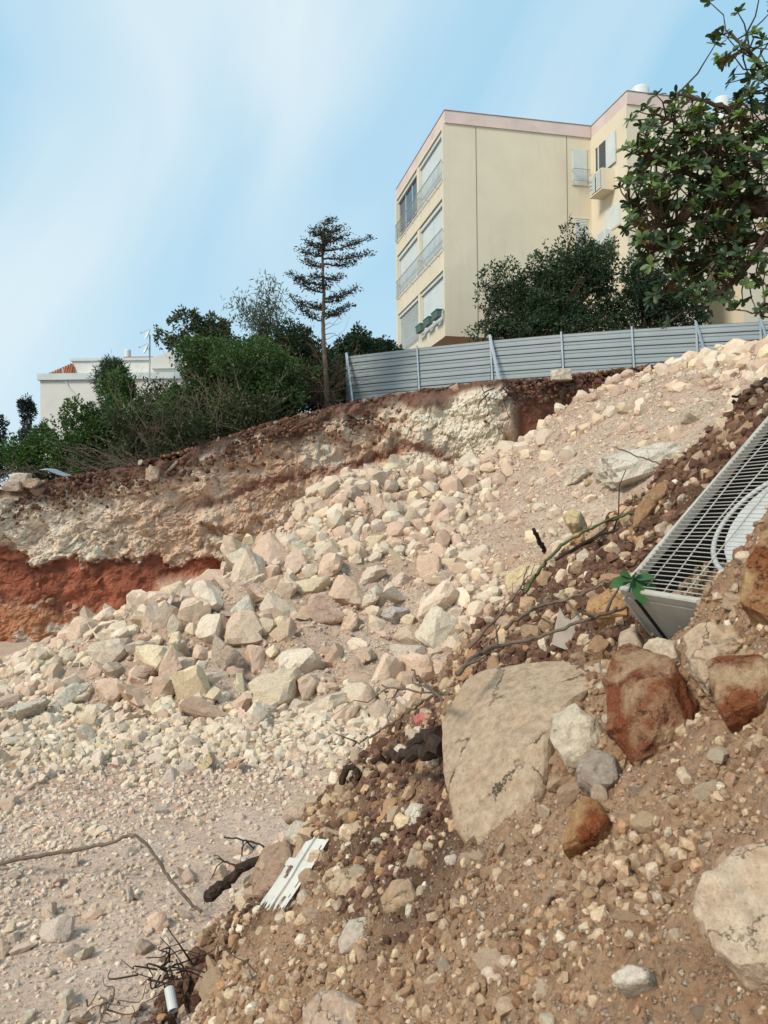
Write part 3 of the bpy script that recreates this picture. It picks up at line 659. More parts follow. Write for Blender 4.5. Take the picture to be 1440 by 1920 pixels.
def outline_rock(pts, Yc, nrm, thick, col, label, rough=.03, name='boulder', seed=5, flat=4.6, sub=5, out=.06, sink=.18, facets=5, mat='boulder'):
    nrm = np.array(nrm, float); nrm /= np.linalg.norm(nrm)
    cpx = np.mean([p[0] for p in pts]); cpy = np.mean([p[1] for p in pts]); c = hb(cpx, cpy); c = at(cpx, cpy, c[1] - out); cam0 = np.array([0, 0, CAMZ])
    q = []
    for p in pts:
        d = ray(*p); t = np.dot(c-cam0, nrm)/np.dot(d, nrm); q.append(cam0 + d*t)
    q = np.array(q) - c; e1 = np.cross(nrm, [0, 0, 1]); e1 /= np.linalg.norm(e1); e2 = np.cross(e1, nrm)*-1
    if e2[2] < 0: e2 = -e2
    a, b = q @ e1, q @ e2; th = np.arctan2(b, a); rr = np.hypot(a, b); o_ = np.argsort(th); th, rr = th[o_], rr[o_]
    # straight edges between the outline corners
    tt = np.concatenate([th-2*math.pi, th, th+2*math.pi]); aa = np.tile(rr*np.cos(th), 3); bb = np.tile(rr*np.sin(th), 3)
    if max(p[0] for p in pts)-min(p[0] for p in pts) < 90: sub = 4
    v, f = ICO[sub]; ang = np.arctan2(v[:, 1], v[:, 0]); k = np.clip(np.searchsorted(tt, ang), 1, len(tt)-1)
    x0, y0, x1, y1 = aa[k-1], bb[k-1], aa[k], bb[k]
    den = np.cos(ang)*(y1-y0) - np.sin(ang)*(x1-x0); R = np.abs((x0*(y1-y0) - y0*(x1-x0))/np.where(np.abs(den) < 1e-6, 1e-6, den))
    s = np.hypot(v[:, 0], v[:, 1]); w = v[:, 2]
    pl = np.maximum(s**8, 0); nrmz = (s**flat + np.abs(w)**flat)**(1/flat); s2, w2 = s/nrmz, w/nrmz
    L = np.stack([R*s2*np.cos(ang), R*s2*np.sin(ang), w2*thick*.5], 1)
    sc = rr.mean(); nz = fbm(L/sc + seed, 1.3, 5, seed, .55)*rough*sc*1.6; f1, f2, cid = worley(L/sc + seed, 1.5, seed)
    L[:, 2] += np.sign(w2)*(nz + rough*sc*2.2*(cid-.5)*sstep(0, .2, f2-f1)); L[:, :2] *= (1 + rough*1.2*fbm(L/sc+seed+5, 2.5, 3, seed+3))[:, None]
    rf = np.random.default_rng(seed+77)
    for _f in range(facets):
        an = rf.uniform(0, 6.28); sl = rf.uniform(.12, .55); off = rf.uniform(.15, .7)*sc
        lim = thick*.5*.98 - sl*np.maximum(L[:, 0]*math.cos(an) + L[:, 1]*math.sin(an) - off, -9) ; L[:, 2] = np.where(w2 > 0, np.minimum(L[:, 2], lim + .25*nz), L[:, 2])
    Wd = L[:, :1]*e1 + L[:, 1:2]*e2 + L[:, 2:3]*nrm
    o = link(name, np_mesh(name, Wd, f, None, False), M[mat]); o.location = c - nrm*thick*sink; o.color = (*col, 1)
    return tag(o, label, 'boulder')

TAN = (.50, .365, .245); PALE = (.64, .54, .41); WHITE = (.70, .63, .52); ORANGE = (.44, .24, .10); RUST = (.50, .32, .19); PINK = (.58, .43, .32); GREY = (.50, .45, .39)
outline_rock([(850, 1292), (868, 1264), (925, 1246), (995, 1230), (1060, 1228), (1130, 1240), (1142, 1262), (1085, 1312), (1050, 1400), (1034, 1490), (1005, 1545), (945, 1590), (885, 1612), (862, 1572), (840, 1470), (824, 1350)],
             3.42, (-.55, -.42, .72), .40, (.55, .41, .285), 'huge flat-faced tan slab boulder leaning on the earth bank, the biggest rock', .03, seed=8, out=.31, sink=.3, mat='slab', facets=3, flat=9.0)
outline_rock([(1150, 1240), (1190, 1222), (1235, 1232), (1275, 1262), (1298, 1325), (1282, 1385), (1225, 1430), (1190, 1428), (1150, 1390), (1142, 1300)], 3.25, (-.5, -.5, .7), .34, RUST, 'dark rust-red pitted boulder just right of the huge tan slab', .11, seed=14, out=.12, mat='rusty')
outline_rock([(1330, 1255), (1380, 1240), (1440, 1248), (1480, 1290), (1440, 1345), (1368, 1368), (1345, 1330)], 2.75, (-.5, -.5, .7), .30, (.54, .37, .22), 'orange-brown boulder below the grille, right of the rust-red one', .05, seed=23, mat='rusty')
outline_rock([(1432, 1020), (1470, 1000), (1530, 1050), (1520, 1160), (1440, 1165), (1392, 1140), (1400, 1090)], 2.6, (-.5, -.5, .7), .28, (.56, .36, .18), 'ochre boulder covering the right corner of the fan unit', .05, seed=27, mat='rusty')
outline_rock([(1325, 1660), (1390, 1605), (1480, 1600), (1560, 1700), (1500, 1860), (1400, 1850), (1345, 1790), (1310, 1730)], 1.75, (-.5, -.5, .7), .26, (.64, .50, .365), 'big pale blurred boulder cut by the right frame edge near the bottom', .07, seed=31)
outline_rock([(1045, 1345), (1090, 1330), (1135, 1370), (1120, 1430), (1065, 1445), (1040, 1400)], 3.12, (-.5, -.5, .7), .22, PALE, 'cream crumbly rock wedged between tan slab and rust-red boulder', .08, seed=35)
outline_rock([(1085, 1430), (1120, 1410), (1160, 1425), (1163, 1470), (1130, 1495), (1085, 1480)], 3.0, (-.5, -.5, .7), .18, (.36, .29, .23), 'grey-brown cracked rock under the cream crumbly one', .07, seed=37)
outline_rock([(1098, 1495), (1125, 1505), (1148, 1545), (1130, 1575), (1060, 1605), (1058, 1585), (1078, 1530)], 2.9, (-.5, -.5, .7), .16, (.50, .30, .14), 'dark ochre wedge-shaped stone below the tan slab\'s right foot', .03, seed=41, mat='rusty')
outline_rock([(615, 1665), (655, 1632), (690, 1638), (697, 1665), (665, 1690), (635, 1690)], 4.15, (-.5, -.5, .7), .18, (.56, .43, .29), 'tan and white rock just right of the white slotted strip', .05, seed=43)
outline_rock([(1150, 1835), (1185, 1812), (1222, 1822), (1225, 1845), (1190, 1858), (1155, 1855)], 1.9, (-.5, -.5, .7), .10, WHITE, 'smooth whitish oval stone low on the bank, near the bottom edge', .03, seed=47)
outline_rock([(635, 1765), (655, 1725), (690, 1720), (692, 1745), (672, 1785), (640, 1790)], 3.15, (-.5, -.5, .7), .10, (.58, .50, .41), 'flat pale stone lying below the tan and white rock', .03, seed=49)
outline_rock([(570, 1900), (600, 1865), (650, 1860), (690, 1895), (690, 1945), (580, 1950)], 2.75, (-.5, -.5, .7), .2, (.56, .42, .32), 'pinkish boulder cut off by the bottom edge', .06, seed=51)
outline_rock([(720, 1690), (740, 1655), (775, 1650), (785, 1690), (750, 1718), (722, 1716)], 3.1, (-.5, -.5, .7), .14, (.48, .34, .22), 'brown block on the bank below the tan slab\'s left foot', .05, seed=53)
outline_rock([(760, 1525), (775, 1508), (800, 1510), (790, 1545), (768, 1560)], 4.0, (-.5, -.5, .7), .1, WHITE, 'small white angular stone on dark soil left of the tan slab', .04, seed=55)
outline_rock([(945, 1085), (985, 1068), (1020, 1058), (1030, 1085), (1000, 1112), (955, 1118)], 5.45, (-.5, -.5, .7), .28, (.68, .55, .34), 'yellowish white block at the crest of the bank below the twigs', .06, seed=57)
outline_rock([(1082, 1045), (1100, 1030), (1113, 1045), (1105, 1075), (1085, 1078)], 4.9, (-.5, -.5, .7), .12, (.60, .50, .40), 'pale upright stone on dark soil left of the grille', .05, seed=59)
outline_rock([(1105, 1135), (1150, 1112), (1185, 1125), (1180, 1160), (1125, 1165), (1100, 1155)], 4.05, (-.5, -.5, .7), .2, (.48, .29, .14), 'ochre rock tucked under the corner of the fan unit', .05, seed=61)
outline_rock([(1215, 1165), (1250, 1148), (1288, 1165), (1290, 1195), (1250, 1205), (1222, 1200)], 3.25, (-.5, -.5, .7), .16, (.54, .38, .28), 'pinkish rubble lump against the lower rim of the fan unit', .08, seed=63)
outline_rock([(530, 1525), (560, 1492), (615, 1498), (622, 1520), (580, 1545), (540, 1545)], 5.1, (-.5, -.5, .7), .22, (.52, .39, .29), 'pinkish brown rock at the bank\'s lower crest, above the white strip', .05, seed=65)
outline_rock([(535, 1560), (560, 1540), (590, 1548), (598, 1575), (565, 1588), (538, 1580)], 4.85, (-.5, -.5, .7), .18, (.60, .52, .42), 'rounded grey-white rock between the white strip and the crest rock', .05, seed=66)
outline_rock([(470, 1655), (500, 1590), (545, 1580), (555, 1620), (520, 1680), (475, 1690)], 4.75, (-.5, -.5, .7), .2, (.40, .27, .19), 'brown rock half hidden behind the left side of the white strip', .05, seed=67)
outline_rock([(1190, 960), (1235, 905), (1260, 895), (1255, 925), (1215, 975), (1185, 1000)], 4.75, (-.5, -.7, .5), .14, (.36, .22, .12), 'brown flat rock embedded in the dark soil above the grille', .04, seed=68)
outline_rock([(1055, 970), (1075, 958), (1092, 965), (1090, 988), (1068, 992)], 5.35, (-.5, -.5, .7), .2, (.62, .48, .28), 'small yellowish rock on the bank crest beside the green stem', .06, seed=69)

outline_rock([(1285, 1205), (1325, 1182), (1385, 1185), (1408, 1225), (1365, 1248), (1330, 1300), (1300, 1265)], 2.9, (-.5, -.5, .7), .2, (.56, .42, .29), 'sandy conglomerate lump below the fan unit\'s buried corner', .08, seed=71, out=.05)
outline_rock([(1205, 1218), (1235, 1200), (1268, 1212), (1272, 1240), (1240, 1256), (1210, 1245)], 3.2, (-.5, -.5, .7), .14, (.66, .53, .38), 'cream stone sitting on top of the rust-red boulder', .07, seed=72, out=.16)
outline_rock([(1165, 1190), (1192, 1178), (1206, 1215), (1185, 1240), (1160, 1232)], 3.5, (-.5, -.5, .7), .14, (.54, .42, .33), 'grey-pink stone left of the fan unit\'s lower corner post', .05, seed=73)
outline_rock([(775, 1345), (792, 1335), (806, 1348), (800, 1362), (782, 1364)], 4.4, (-.5, -.5, .7), .08, (.60, .20, .19), 'small stone with red paint left of the tan slab', .05, seed=74)
boulder(822, 935, 78, 56, (.58, .43, .33), 'large pinkish block resting high on the heap, below the pale prow', hh, fwd=.1)
boulder(718, 955, 56, 54, (.58, .45, .35), 'pointed pinkish stone left of the large pinkish block', hh, fwd=.1)
boulder(1205, 878, 150, 78, (.66, .60, .50), 'long jagged white boulder high on the heap above the dark soil', hh, fwd=.25, rough=.12, planes=8, tilt=.25)
boulder(1135, 882, 62, 50, (.64, .57, .46), 'white lump touching the left end of the long jagged boulder', hh, fwd=.2)
boulder(1086, 893, 50, 42, (.64, .56, .45), 'compact white block standing alone left of the long jagged boulder', hh, fwd=.12)
boulder(1316, 776, 66, 44, (.66, .57, .45), 'smooth pale oval rock half buried in the upper right heap', hh, fwd=.05, planes=6, rough=.04)
boulder(1345, 735, 70, 36, (.66, .56, .43), 'flat pale slab above the smooth oval rock', hh, fwd=.05)
boulder(1051, 704, 38, 22, (.66, .57, .46), 'rounded pale boulder on the lip right below the fence', None, depth=22.4, planes=6)
boulder(568, 1036, 52, 44, (.68, .60, .45), 'creamy rounded block on the left shoulder of the heap', hh, fwd=.12)
boulder(464, 1146, 56, 58, (.68, .62, .52), 'whitish leaning wedge on the middle of the boulder slope', hh, fwd=.15, tilt=-.5)
boulder(616, 1142, 78, 70, (.56, .41, .33), 'big pinkish boulder in the middle of the boulder slope', hh, fwd=.18)
boulder(698, 1122, 46, 44, (.68, .58, .46), 'clean white block right of the big pinkish boulder', hh, fwd=.15)
boulder(742, 1156, 56, 40, (.52, .47, .43), 'greyish flat stone right of the clean white block', hh, fwd=.15)
boulder(508, 1280, 66, 76, (.66, .52, .42), 'upright white stone with a rusty edge at the foot of the heap', hh, fwd=.2, planes=9)
boulder(430, 1232, 66, 84, (.50, .40, .32), 'tall grey-brown pitted boulder in the lower boulder slope', hh, fwd=.15, rough=.1)
boulder(325, 1228, 66, 64, (.62, .54, .43), 'broad cream boulder left of the tall pitted one', hh, fwd=.15)
boulder(272, 1256, 78, 44, (.44, .30, .22), 'reddish brown flat boulder in the lower left of the heap', hh, fwd=.18)
boulder(122, 1312, 78, 62, (.64, .58, .47), 'pale angular boulder at the left toe of the heap', hh, fwd=.1)
boulder(54, 1350, 64, 44, (.65, .58, .47), 'pale low stone left of the angular toe boulder', hf, lift=.1)
boulder(205, 1182, 42, 40, (.46, .33, .25), 'brown boulder at the top left end of the boulder slope', hh, fwd=.1)
boulder(400, 1112, 52, 52, (.54, .40, .31), 'pinkish boulder leaning against the red seam of the cut', hh, fwd=.1)
boulder(765, 1235, 72, 52, (.62, .52, .42), 'broad pale boulder low on the heap, left of the tan slab', hh, fwd=.15)
boulder(345, 1285, 100, 44, (.56, .45, .35), 'long low boulder at the foot of the heap', hh, fwd=.15)
boulder(157, 1426, 24, 36, (.68, .63, .53), 'small upright white stone on the pit floor', hf, lift=.08)
boulder(230, 1412, 28, 24, (.66, .54, .26), 'small yellow stone on the pit floor', hf, lift=.05)
boulder(443, 1442, 42, 30, (.46, .27, .17), 'reddish stone on the pit floor in front of the toe rubble', hf, lift=.06)
boulder(387, 1446, 32, 46, (.62, .51, .33), 'yellowish upright stone beside the reddish stone on the floor', hf, lift=.1)
boulder(590, 932, 46, 52, (.46, .28, .17), 'brown block standing between heap and cut face', hh, fwd=.1, tilt=.2)
boulder(38, 897, 36, 22, (.62, .55, .46), 'rounded white stone on the left lip of the cut', None, depth=19.75, planes=7)
boulder(24, 912, 38, 20, (.52, .42, .33), 'tan stone in front of the rounded white stone on the lip', None, depth=19.5, planes=7)
boulder(62, 908, 34, 22, (.50, .38, .29), 'brown stone right of the rounded white stone on the lip', None, depth=19.6, planes=7)
boulder(318, 882, 40, 34, (.50, .45, .40), 'grey block set in the upper cut face below the dry brush', None, depth=20.6)
boulder(278, 888, 44, 34, (.46, .33, .24), 'brown block left of the grey block in the upper cut face', None, depth=20.4)

# ------------------------------------------------------------------ apartment building
TH = math.atan(.235); c0 = at(835, 208, 31.0); E1 = np.array([math.cos(TH), math.sin(TH), 0]); E2 = np.array([-math.sin(TH), math.cos(TH), 0]); O0 = np.array([c0[0], c0[1], 0])
ZTOP = c0[2]
def bl(px, py, kind, off):
    """sight line meets the building plane: 'f' front plane at local y=off, 's' side plane at local x=off"""
    d = ray(px, py); nrm = E2 if kind == 'f' else E1; t = (off - np.dot(np.array([0, 0, CAMZ])-O0, nrm))/np.dot(d, nrm)
    q = np.array([0, 0, CAMZ]) + d*t - O0
    return np.array([q @ E1, q @ E2, q[2]])
bld = empty('apartment_building', O0, TH); tag(bld, 'cream three-storey apartment block with pink parapet behind the grey fence', 'building')
FW = bl(1107, 240, 'f', 0)[0]                       # width of the front bay
SD = bl(745, 345, 's', 0)[1]                        # depth of the shuttered side
WW = -bl(1174, 180, 's', FW)[1]                     # how far the wing stands forward
ZB = bl(838, 630, 'f', 0)[2]; GZ = 6.0
W1 = bl(1323, 300, 'f', -WW)[0]; W2 = bl(1391, 300, 'f', -WW)[0]
zs = lambda py: bl(833, py, 's', 0)[2]
PAR = .48
# walls
w = MB(); w.box(.12, FW+.3, 0, SD-.02, ZB, ZTOP-PAR); w.build('wall', M['cream'], bld)
w = MB(); w.box(1.9, FW, .35, SD-.5, GZ-1, ZB-.003); w.build('ground_floor_wall', M['pink'], bld)
w = MB(); w.box(FW, W1, -WW, 8, GZ-1, ZTOP-PAR-.004); w.build('wing_wall', M['cream'], bld)
w = MB(); w.box(W1, W2, .2, 8, GZ-1, ZTOP-PAR-.008); w.build('recess_wall', M['cream'], bld)
w = MB(); w.box(W2, W2+7, -WW, 8, GZ-1, ZTOP-PAR-.012); w.build('wing_wall', M['cream'], bld)
def parapet(x0, x1, y0, y1, dz=0.0):
    p = MB(); p.box(x0-.05, x1+.05, y0-.05, y1+.05, ZTOP-PAR+.002+dz, ZTOP+dz); o = p.build('parapet', M['pink'], bld)
    q = MB(); q.box(x0-.07, x1+.07, y0-.07, y1+.07, ZTOP+dz+.002, ZTOP+dz+.025); q.build('coping', M['coping'], o)
parapet(0, FW-.06, 0, SD); parapet(FW+.06, W1, -WW, 8, -.003); parapet(W1+.11, W2-.11, .2, 8, -.006); parapet(W2+.06, W2+7, -WW, 8, -.009)
# joints on the front
for px in (894, 1064):
    x = bl(px, 420, 'f', 0)[0]; j = MB(); j.box(x-.008, x+.008, -.012, .02, ZB+.01, ZTOP-PAR-.02); j.build('expansion_joint', M['joint'], bld)
# shuttered side: concrete frame standing proud, bays recessed
ya, yb, yc, yd = 0.0, bl(789.5, 400, 's', 0)[1], bl(787, 400, 's', 0)[1], SD
yend = bl(749, 500, 's', 0)[1]
f = MB(); f.box(-.12, .118, -.001, .16, ZB, ZTOP-PAR-.01); f.build('corner_pier', M['cream'], bld)
f = MB(); f.box(-.12, .118, yend, SD, GZ-1, ZTOP-PAR-.01); f.build('end_pier', M['cream'], bld)
floors = [(zs(337), zs(250)), (zs(467), zs(382)), (zs(604), zs(516))]
bands = [(floors[0][1]+.18, ZTOP-PAR-.012), (floors[1][1]+.2, floors[0][0]-.02), (floors[2][1]+.16, floors[1][0]-.02), (ZB-.002, floors[2][0]-.02)]
for z0, z1 in bands:
    f = MB(); f.box(-.10, .117, .163, yend-.003, z0, z1); f.build('spandrel', M['cream'], bld)
for fl, (z0, z1) in enumerate(floors):
    f = MB(); f.box(-.09, .116, yb, yc+.1, z0-.015, z1+.15); f.build('pier', M['cream'], bld)
    for bay, (y0, y1) in enumerate(((.165, yb-.004), (yc+.104, yend-.006))):
        hd = MB(); hd.box(-.04, .11, y0, y1, z1, z1+.17); hd.build('shutter_box', M['white'], bld)
        win = MB(); win.box(-.005, .10, y0, y0+.06, z0, z1-.002); win.box(-.005, .10, y1-.06, y1, z0, z1-.002); win.box(-.005, .10, y0+.061, y1-.061, z0, z0+.05)
        win = win.build('window', M['white'], bld)
        if fl == 0 and bay == 1:
            m = 3; L = (y1-y0-.14)/m
            for k in range(m):
                g = MB(); g.box(.05, .07, y0+.07+k*L+.03, y0+.07+(k+1)*L-.03, z0+.06, z1-.06); g.build('pane', M['glass'], win)
                if k: g = MB(); g.box(.03, .09, y0+.07+k*L-.03, y0+.07+k*L+.03, z0+.052, z1-.01); g.build('mullion', M['white'], win)
        elif fl == 2 and bay == 1:
            ns_ = 26; hgt = (z1-z0-.06)/ns_
            for k in range(ns_):
                z = z0+.055+k*hgt; g = MB(); g.prism([(.02, z), (.05, z+hgt*.92), (.065, z+hgt*.92), (.065, z)], 'y', y0+.065, y1-.065)
                g.v = [(p[0], p[1], p[2]) for p in g.v]; g.build('slat', M['white'], win)
        else:
            m = {(0, 0): 1, (1, 0): 2, (1, 1): 3, (2, 0): 1}[(fl, bay)]; L = (y1-y0-.14)/m
            for k in range(m):
                g = MB(); g.box(.04, .07, y0+.07+k*L+.008, y0+.07+(k+1)*L-.008, z0+.055, z1-.004); g.build('shutter_panel', M['white'], win)
    # railing: rails and balusters
    if fl < 2:
        zr = z0 + .68; rl = MB()
        rl.box(-.20, -.17, .02, yend, zr, zr+.03); rl.box(-.20, -.17, .02, yend, z0-.06, z0-.035)
        o = rl.build('railing', M['metal'], bld)
        nb = 44
        bm_ = MB().box(-.193, -.177, -.008, .008, 0, zr-z0+.033); b0 = bm_.build('baluster', M['metal'], o); b0.location = (0, .05, z0-.034)
        for k in range(1, nb):
            b1_ = b0.copy(); C.objects.link(b1_); b1_.parent = o; b1_.location = (0, .05+k*(yend-.1)/(nb-1), z0-.034)
    else:
        rl = MB(); rl.box(-.20, -.17, .02, yend, z0+.40, z0+.43); rl.box(-.20, -.17, .02, .05, z0-.05, z0+.40); rl.box(-.2, -.17, yb, yb+.03, z0-.05, z0+.4); rl.build('railing', M['metal'], bld)
# planter boxes hang on the lowest rail
for k, px in enumerate((824, 808, 793)):
    y = bl(px, 600, 's', -.2)[1]; z = floors[2][0]+.12 - .0*k
    t = empty('planter_box', O0 + E1*(-.32) + E2*y + np.array([0, 0, z]), TH)
    tag(t, ['dark green planter box nearest the building corner on the lowest railing', 'dark green planter box, middle of the three on the lowest railing', 'dark green planter box farthest from the building corner on the lowest railing'][k], 'planter', 'planters on the lowest railing')
    p = MB(); p.prism([(-.08, 0), (.08, 0), (.11, .26), (-.11, .26)], 'y', -.38, .38); p.build('trough', M['planter'], t)
    p = MB(); p.box(-.125, .125, -.40, .40, .262, .30); p.build('rim', M['planter'], t)
# clothes-line hooks on the spandrels
for fl in (0, 1):
    for k in range(6):
        y = .6 + k*(yend-1.0)/5; h = MB(); zz = floors[fl][0]-.22; h.tube([(-.1, y, zz), (-.34, y, zz+.02), (-.36, y, zz-.05)], .012, 5); h.build('line_hook', M['metal'], bld)
# narrow windows at the end of the front
for (xa, xb, ya_, yb_, slats) in ((1073, 1100, 280, 347, False), (1078, 1102, 410, 466, True)):
    a = bl(xa, ya_, 'f', 0); b = bl(xb, yb_, 'f', 0); x0, x1, z1, z0 = a[0], b[0], a[2], b[2]
    win = empty('window'); win.parent = bld; MB().box(x0-.04, x1+.04, -.05, .03, z0-.05, z0-.002).build('sill', M['cream'], win); MB().box(x0-.04, x1+.04, -.03, .03, z1+.002, z1+.05).build('lintel', M['cream'], win)
    if slats:
        nn = 18; hg = (z1-z0)/nn
        for k in range(nn):
            g = MB(); z = z0+k*hg; g.prism([(-.03, z), (-.008, z+hg*.9), (.01, z+hg*.9), (.01, z)], 'x', x0, x1); g.build('slat', M['white'], win)
    else:
        g = MB(); g.box(x0, x1, -.045, .01, z0+.003, z1-.003); g.build('shutter_panel', M['white'], win)
    r_ = MB(); zr = z0+.55
    for z in (zr, z0+.08): r_.tube([(x0-.05, -.02, z), (x0-.05, -.2, z), (x1+.05, -.2, z), (x1+.05, -.02, z)], .014, 5)
    r_.build('guard_rail', M['metal'], win)
    for k in range(9):
        x = x0 + (x1-x0)*k/8; g = MB(); g.tube([(x, -.2, z0+.085), (x, -.2, zr)], .009, 4); g.build('baluster', M['metal'], win)
# wing side: top window with half drawn shutter, boxed air-conditioner cage, lower shutter
def sidewin(xa, ya_, xb, yb_):
    a = bl(xa, ya_, 's', FW); b = bl(xb, yb_, 's', FW); return a[1], b[1], a[2], b[2]
y1, y0, z1, _ = sidewin(1117, 270, 1155, 300); z0 = bl(1136, 318, 's', FW)[2]; z1 = bl(1136, 262, 's', FW)[2]; ym = y0 + .42*(y1-y0)
win = empty('window'); win.parent = bld; MB().box(FW-.02, FW+.05, y0-.05, y1+.05, z1+.002, z1+.06).build('lintel', M['cream'], win)
g = MB(); g.box(FW-.012, FW+.05, ym+.003, y1-.003, z0, z1-.003); g.build('pane', M['glass'], win)
g = MB(); g.box(FW-.03, FW+.05, y1-.28, y1-.2, z0, z1-.006); g.build('frame', M['white'], win)
g = MB(); g.box(FW-.07, FW-.02, y0-.04, ym, z0-.04, z1-.01); g.build('shutter_panel', M['white'], win)
ca = bl(1105, 340, 's', FW-.55); y1c = ca[1]; y0c = bl(1153, 320, 's', FW)[1]; zc0 = bl(1130, 353, 's', FW-.55)[2]; zc1 = zc0 + .82
y1c = min(y1c, -.02)
cage = MB(); cage.box(FW-.56, FW-.004, y0c, y1c, zc0, zc0+.05); cage.box(FW-.56, FW-.004, y0c, y0c+.05, zc0+.052, zc1); cage.box(FW-.57, FW-.5, y0c+.051, y1c, zc1-.05, zc1)
cage = cage.build('service_balcony', M['cream'], bld)
for k in range(9):
    z = zc0+.09+k*.077
    for (a_, b_) in ((y0c+.1, (y0c+y1c)/2-.04), ((y0c+y1c)/2+.04, y1c-.05)):
        if b_ > (y0c+y1c)/2 and k in (2, 4, 6): b_ = b_ - .45*(b_-a_); 
        g = MB(); g.box(FW-.565, FW-.545, a_, b_, z, z+.06); g.build('slat', M['white'], cage)
g = MB(); g.box(FW-.5, FW-.06, y0c+.15, y1c-.1, zc0+.06, zc1-.1); g.build('cooling_unit', M['acdark'], cage)
y1, y0, z1, _ = sidewin(1136, 400, 1164, 420); z1 = bl(1150, 388, 's', FW)[2]; z0 = bl(1150, 428, 's', FW)[2]
win = empty('window'); win.parent = bld; MB().box(FW-.03, FW+.05, y0-.04, y1+.04, z1+.002, z1+.05).build('lintel', M['cream'], win); MB().box(FW-.03, FW+.05, y0-.04, y1+.04, z0-.05, z0-.002).build('sill', M['cream'], win)
g = MB(); g.box(FW-.04, FW+.05, y0, y1, z0, z1); g.build('shutter_panel', M['white'], win)
# wing front downpipe, recess balcony, ground windows
x = bl(1223, 350, 'f', -WW)[0]; g = MB(); g.tube([(x, -WW-.06, GZ), (x, -WW-.06, ZTOP-PAR-.1)], .045, 8); g.build('downpipe', M['cream'], bld)
for k, (pa, pb) in enumerate(((236, 262), (385, 410))):
    za = bl(1345, pa, 'f', .2)[2]; zb = bl(1345, pb+30, 'f', .2)[2]
    win = MB(); win.box(W1+.05, W2-.05, .02, .19, zb-.12, zb-.002); win = win.build('window', M['white'], bld)
    g = MB(); g.box(W1+.1, W2-.1, .13, .196, zb, za); g.build('pane', M['glass'], win)
    g = MB(); g.box(W1+.1, W2-.1, .08, .125, zb, zb+(za-zb)*.45); g.build('shutter_panel', M['white'], win)
a = bl(1338, 530, 'f', .2); b = bl(1389, 572, 'f', .2); win = MB(); win.box(W1+.03, W2-.03, .1, .19, b[2]-.08, b[2]-.002); win = win.build('window', M['joint'], bld)
g = MB(); g.box(W1+.08, W2-.08, .14, .196, b[2], b[2]+1.3); g.build('shutter_panel', M['white'], win)
# roof tanks
def tank(px, py, Y, r, h, label):
    p = at(px, py, Y); t = empty('water_tank', (p[0], p[1], ZTOP-.05)); tag(t, label, 'tank')
    b = MB(); n = 14; prof = [(r*.98, 0), (r, .05), (r, p[2]-ZTOP-.1), (r*.8, p[2]-ZTOP), (r*.3, p[2]-ZTOP+.05)]
    vs = [(rr*math.cos(2*math.pi*k/n), rr*math.sin(2*math.pi*k/n), z) for rr, z in prof for k in range(n)]
    b.add(vs, [(i*n+k, i*n+(k+1) % n, (i+1)*n+(k+1) % n, (i+1)*n+k) for i in range(len(prof)-1) for k in range(n)] + [tuple(range((len(prof)-1)*n, len(prof)*n))]); b.build('drum', M['white'], t, True)
    b = MB(); b.tube([(r*.5, -r, .1), (r*.5, -r-.12, .1), (r*.5, -r-.12, -.3)], .025, 6); b.build('pipe', M['metal'], t)
tank(1200, 162, 33.5, .38, 1, 'white water tank on the roof left of the near tree')
tank(1353, 182, 34.5, .34, 1, 'white water tank on the roof seen through the near tree')
# air conditioner on brackets
p = bl(1131, 450, 's', FW-.35); t = empty('wall_air_conditioner', O0+E1*p[0]+E2*p[1]+np.array([0, 0, p[2]]), TH); tag(t, 'white air conditioner on brackets on the building wing above the bush', 'air conditioner')
b = MB(); b.box(-.16, .16, -.42, .42, -.3, .3); b.build('casing', M['white'], t, bevel=.015)
b = MB(); b.box(-.166, -.158, -.36, .1, -.24, .24); b.build('fan_grille', M['acfan'], t)
for y in (-.3, .3):
    b = MB(); b.tube([(-.15, y, -.32), (.35, y, -.32)], .02, 4); b.tube([(-.05, y, -.32), (.35, y, .1)], .015, 4); b.build('bracket', M['metal'], t)

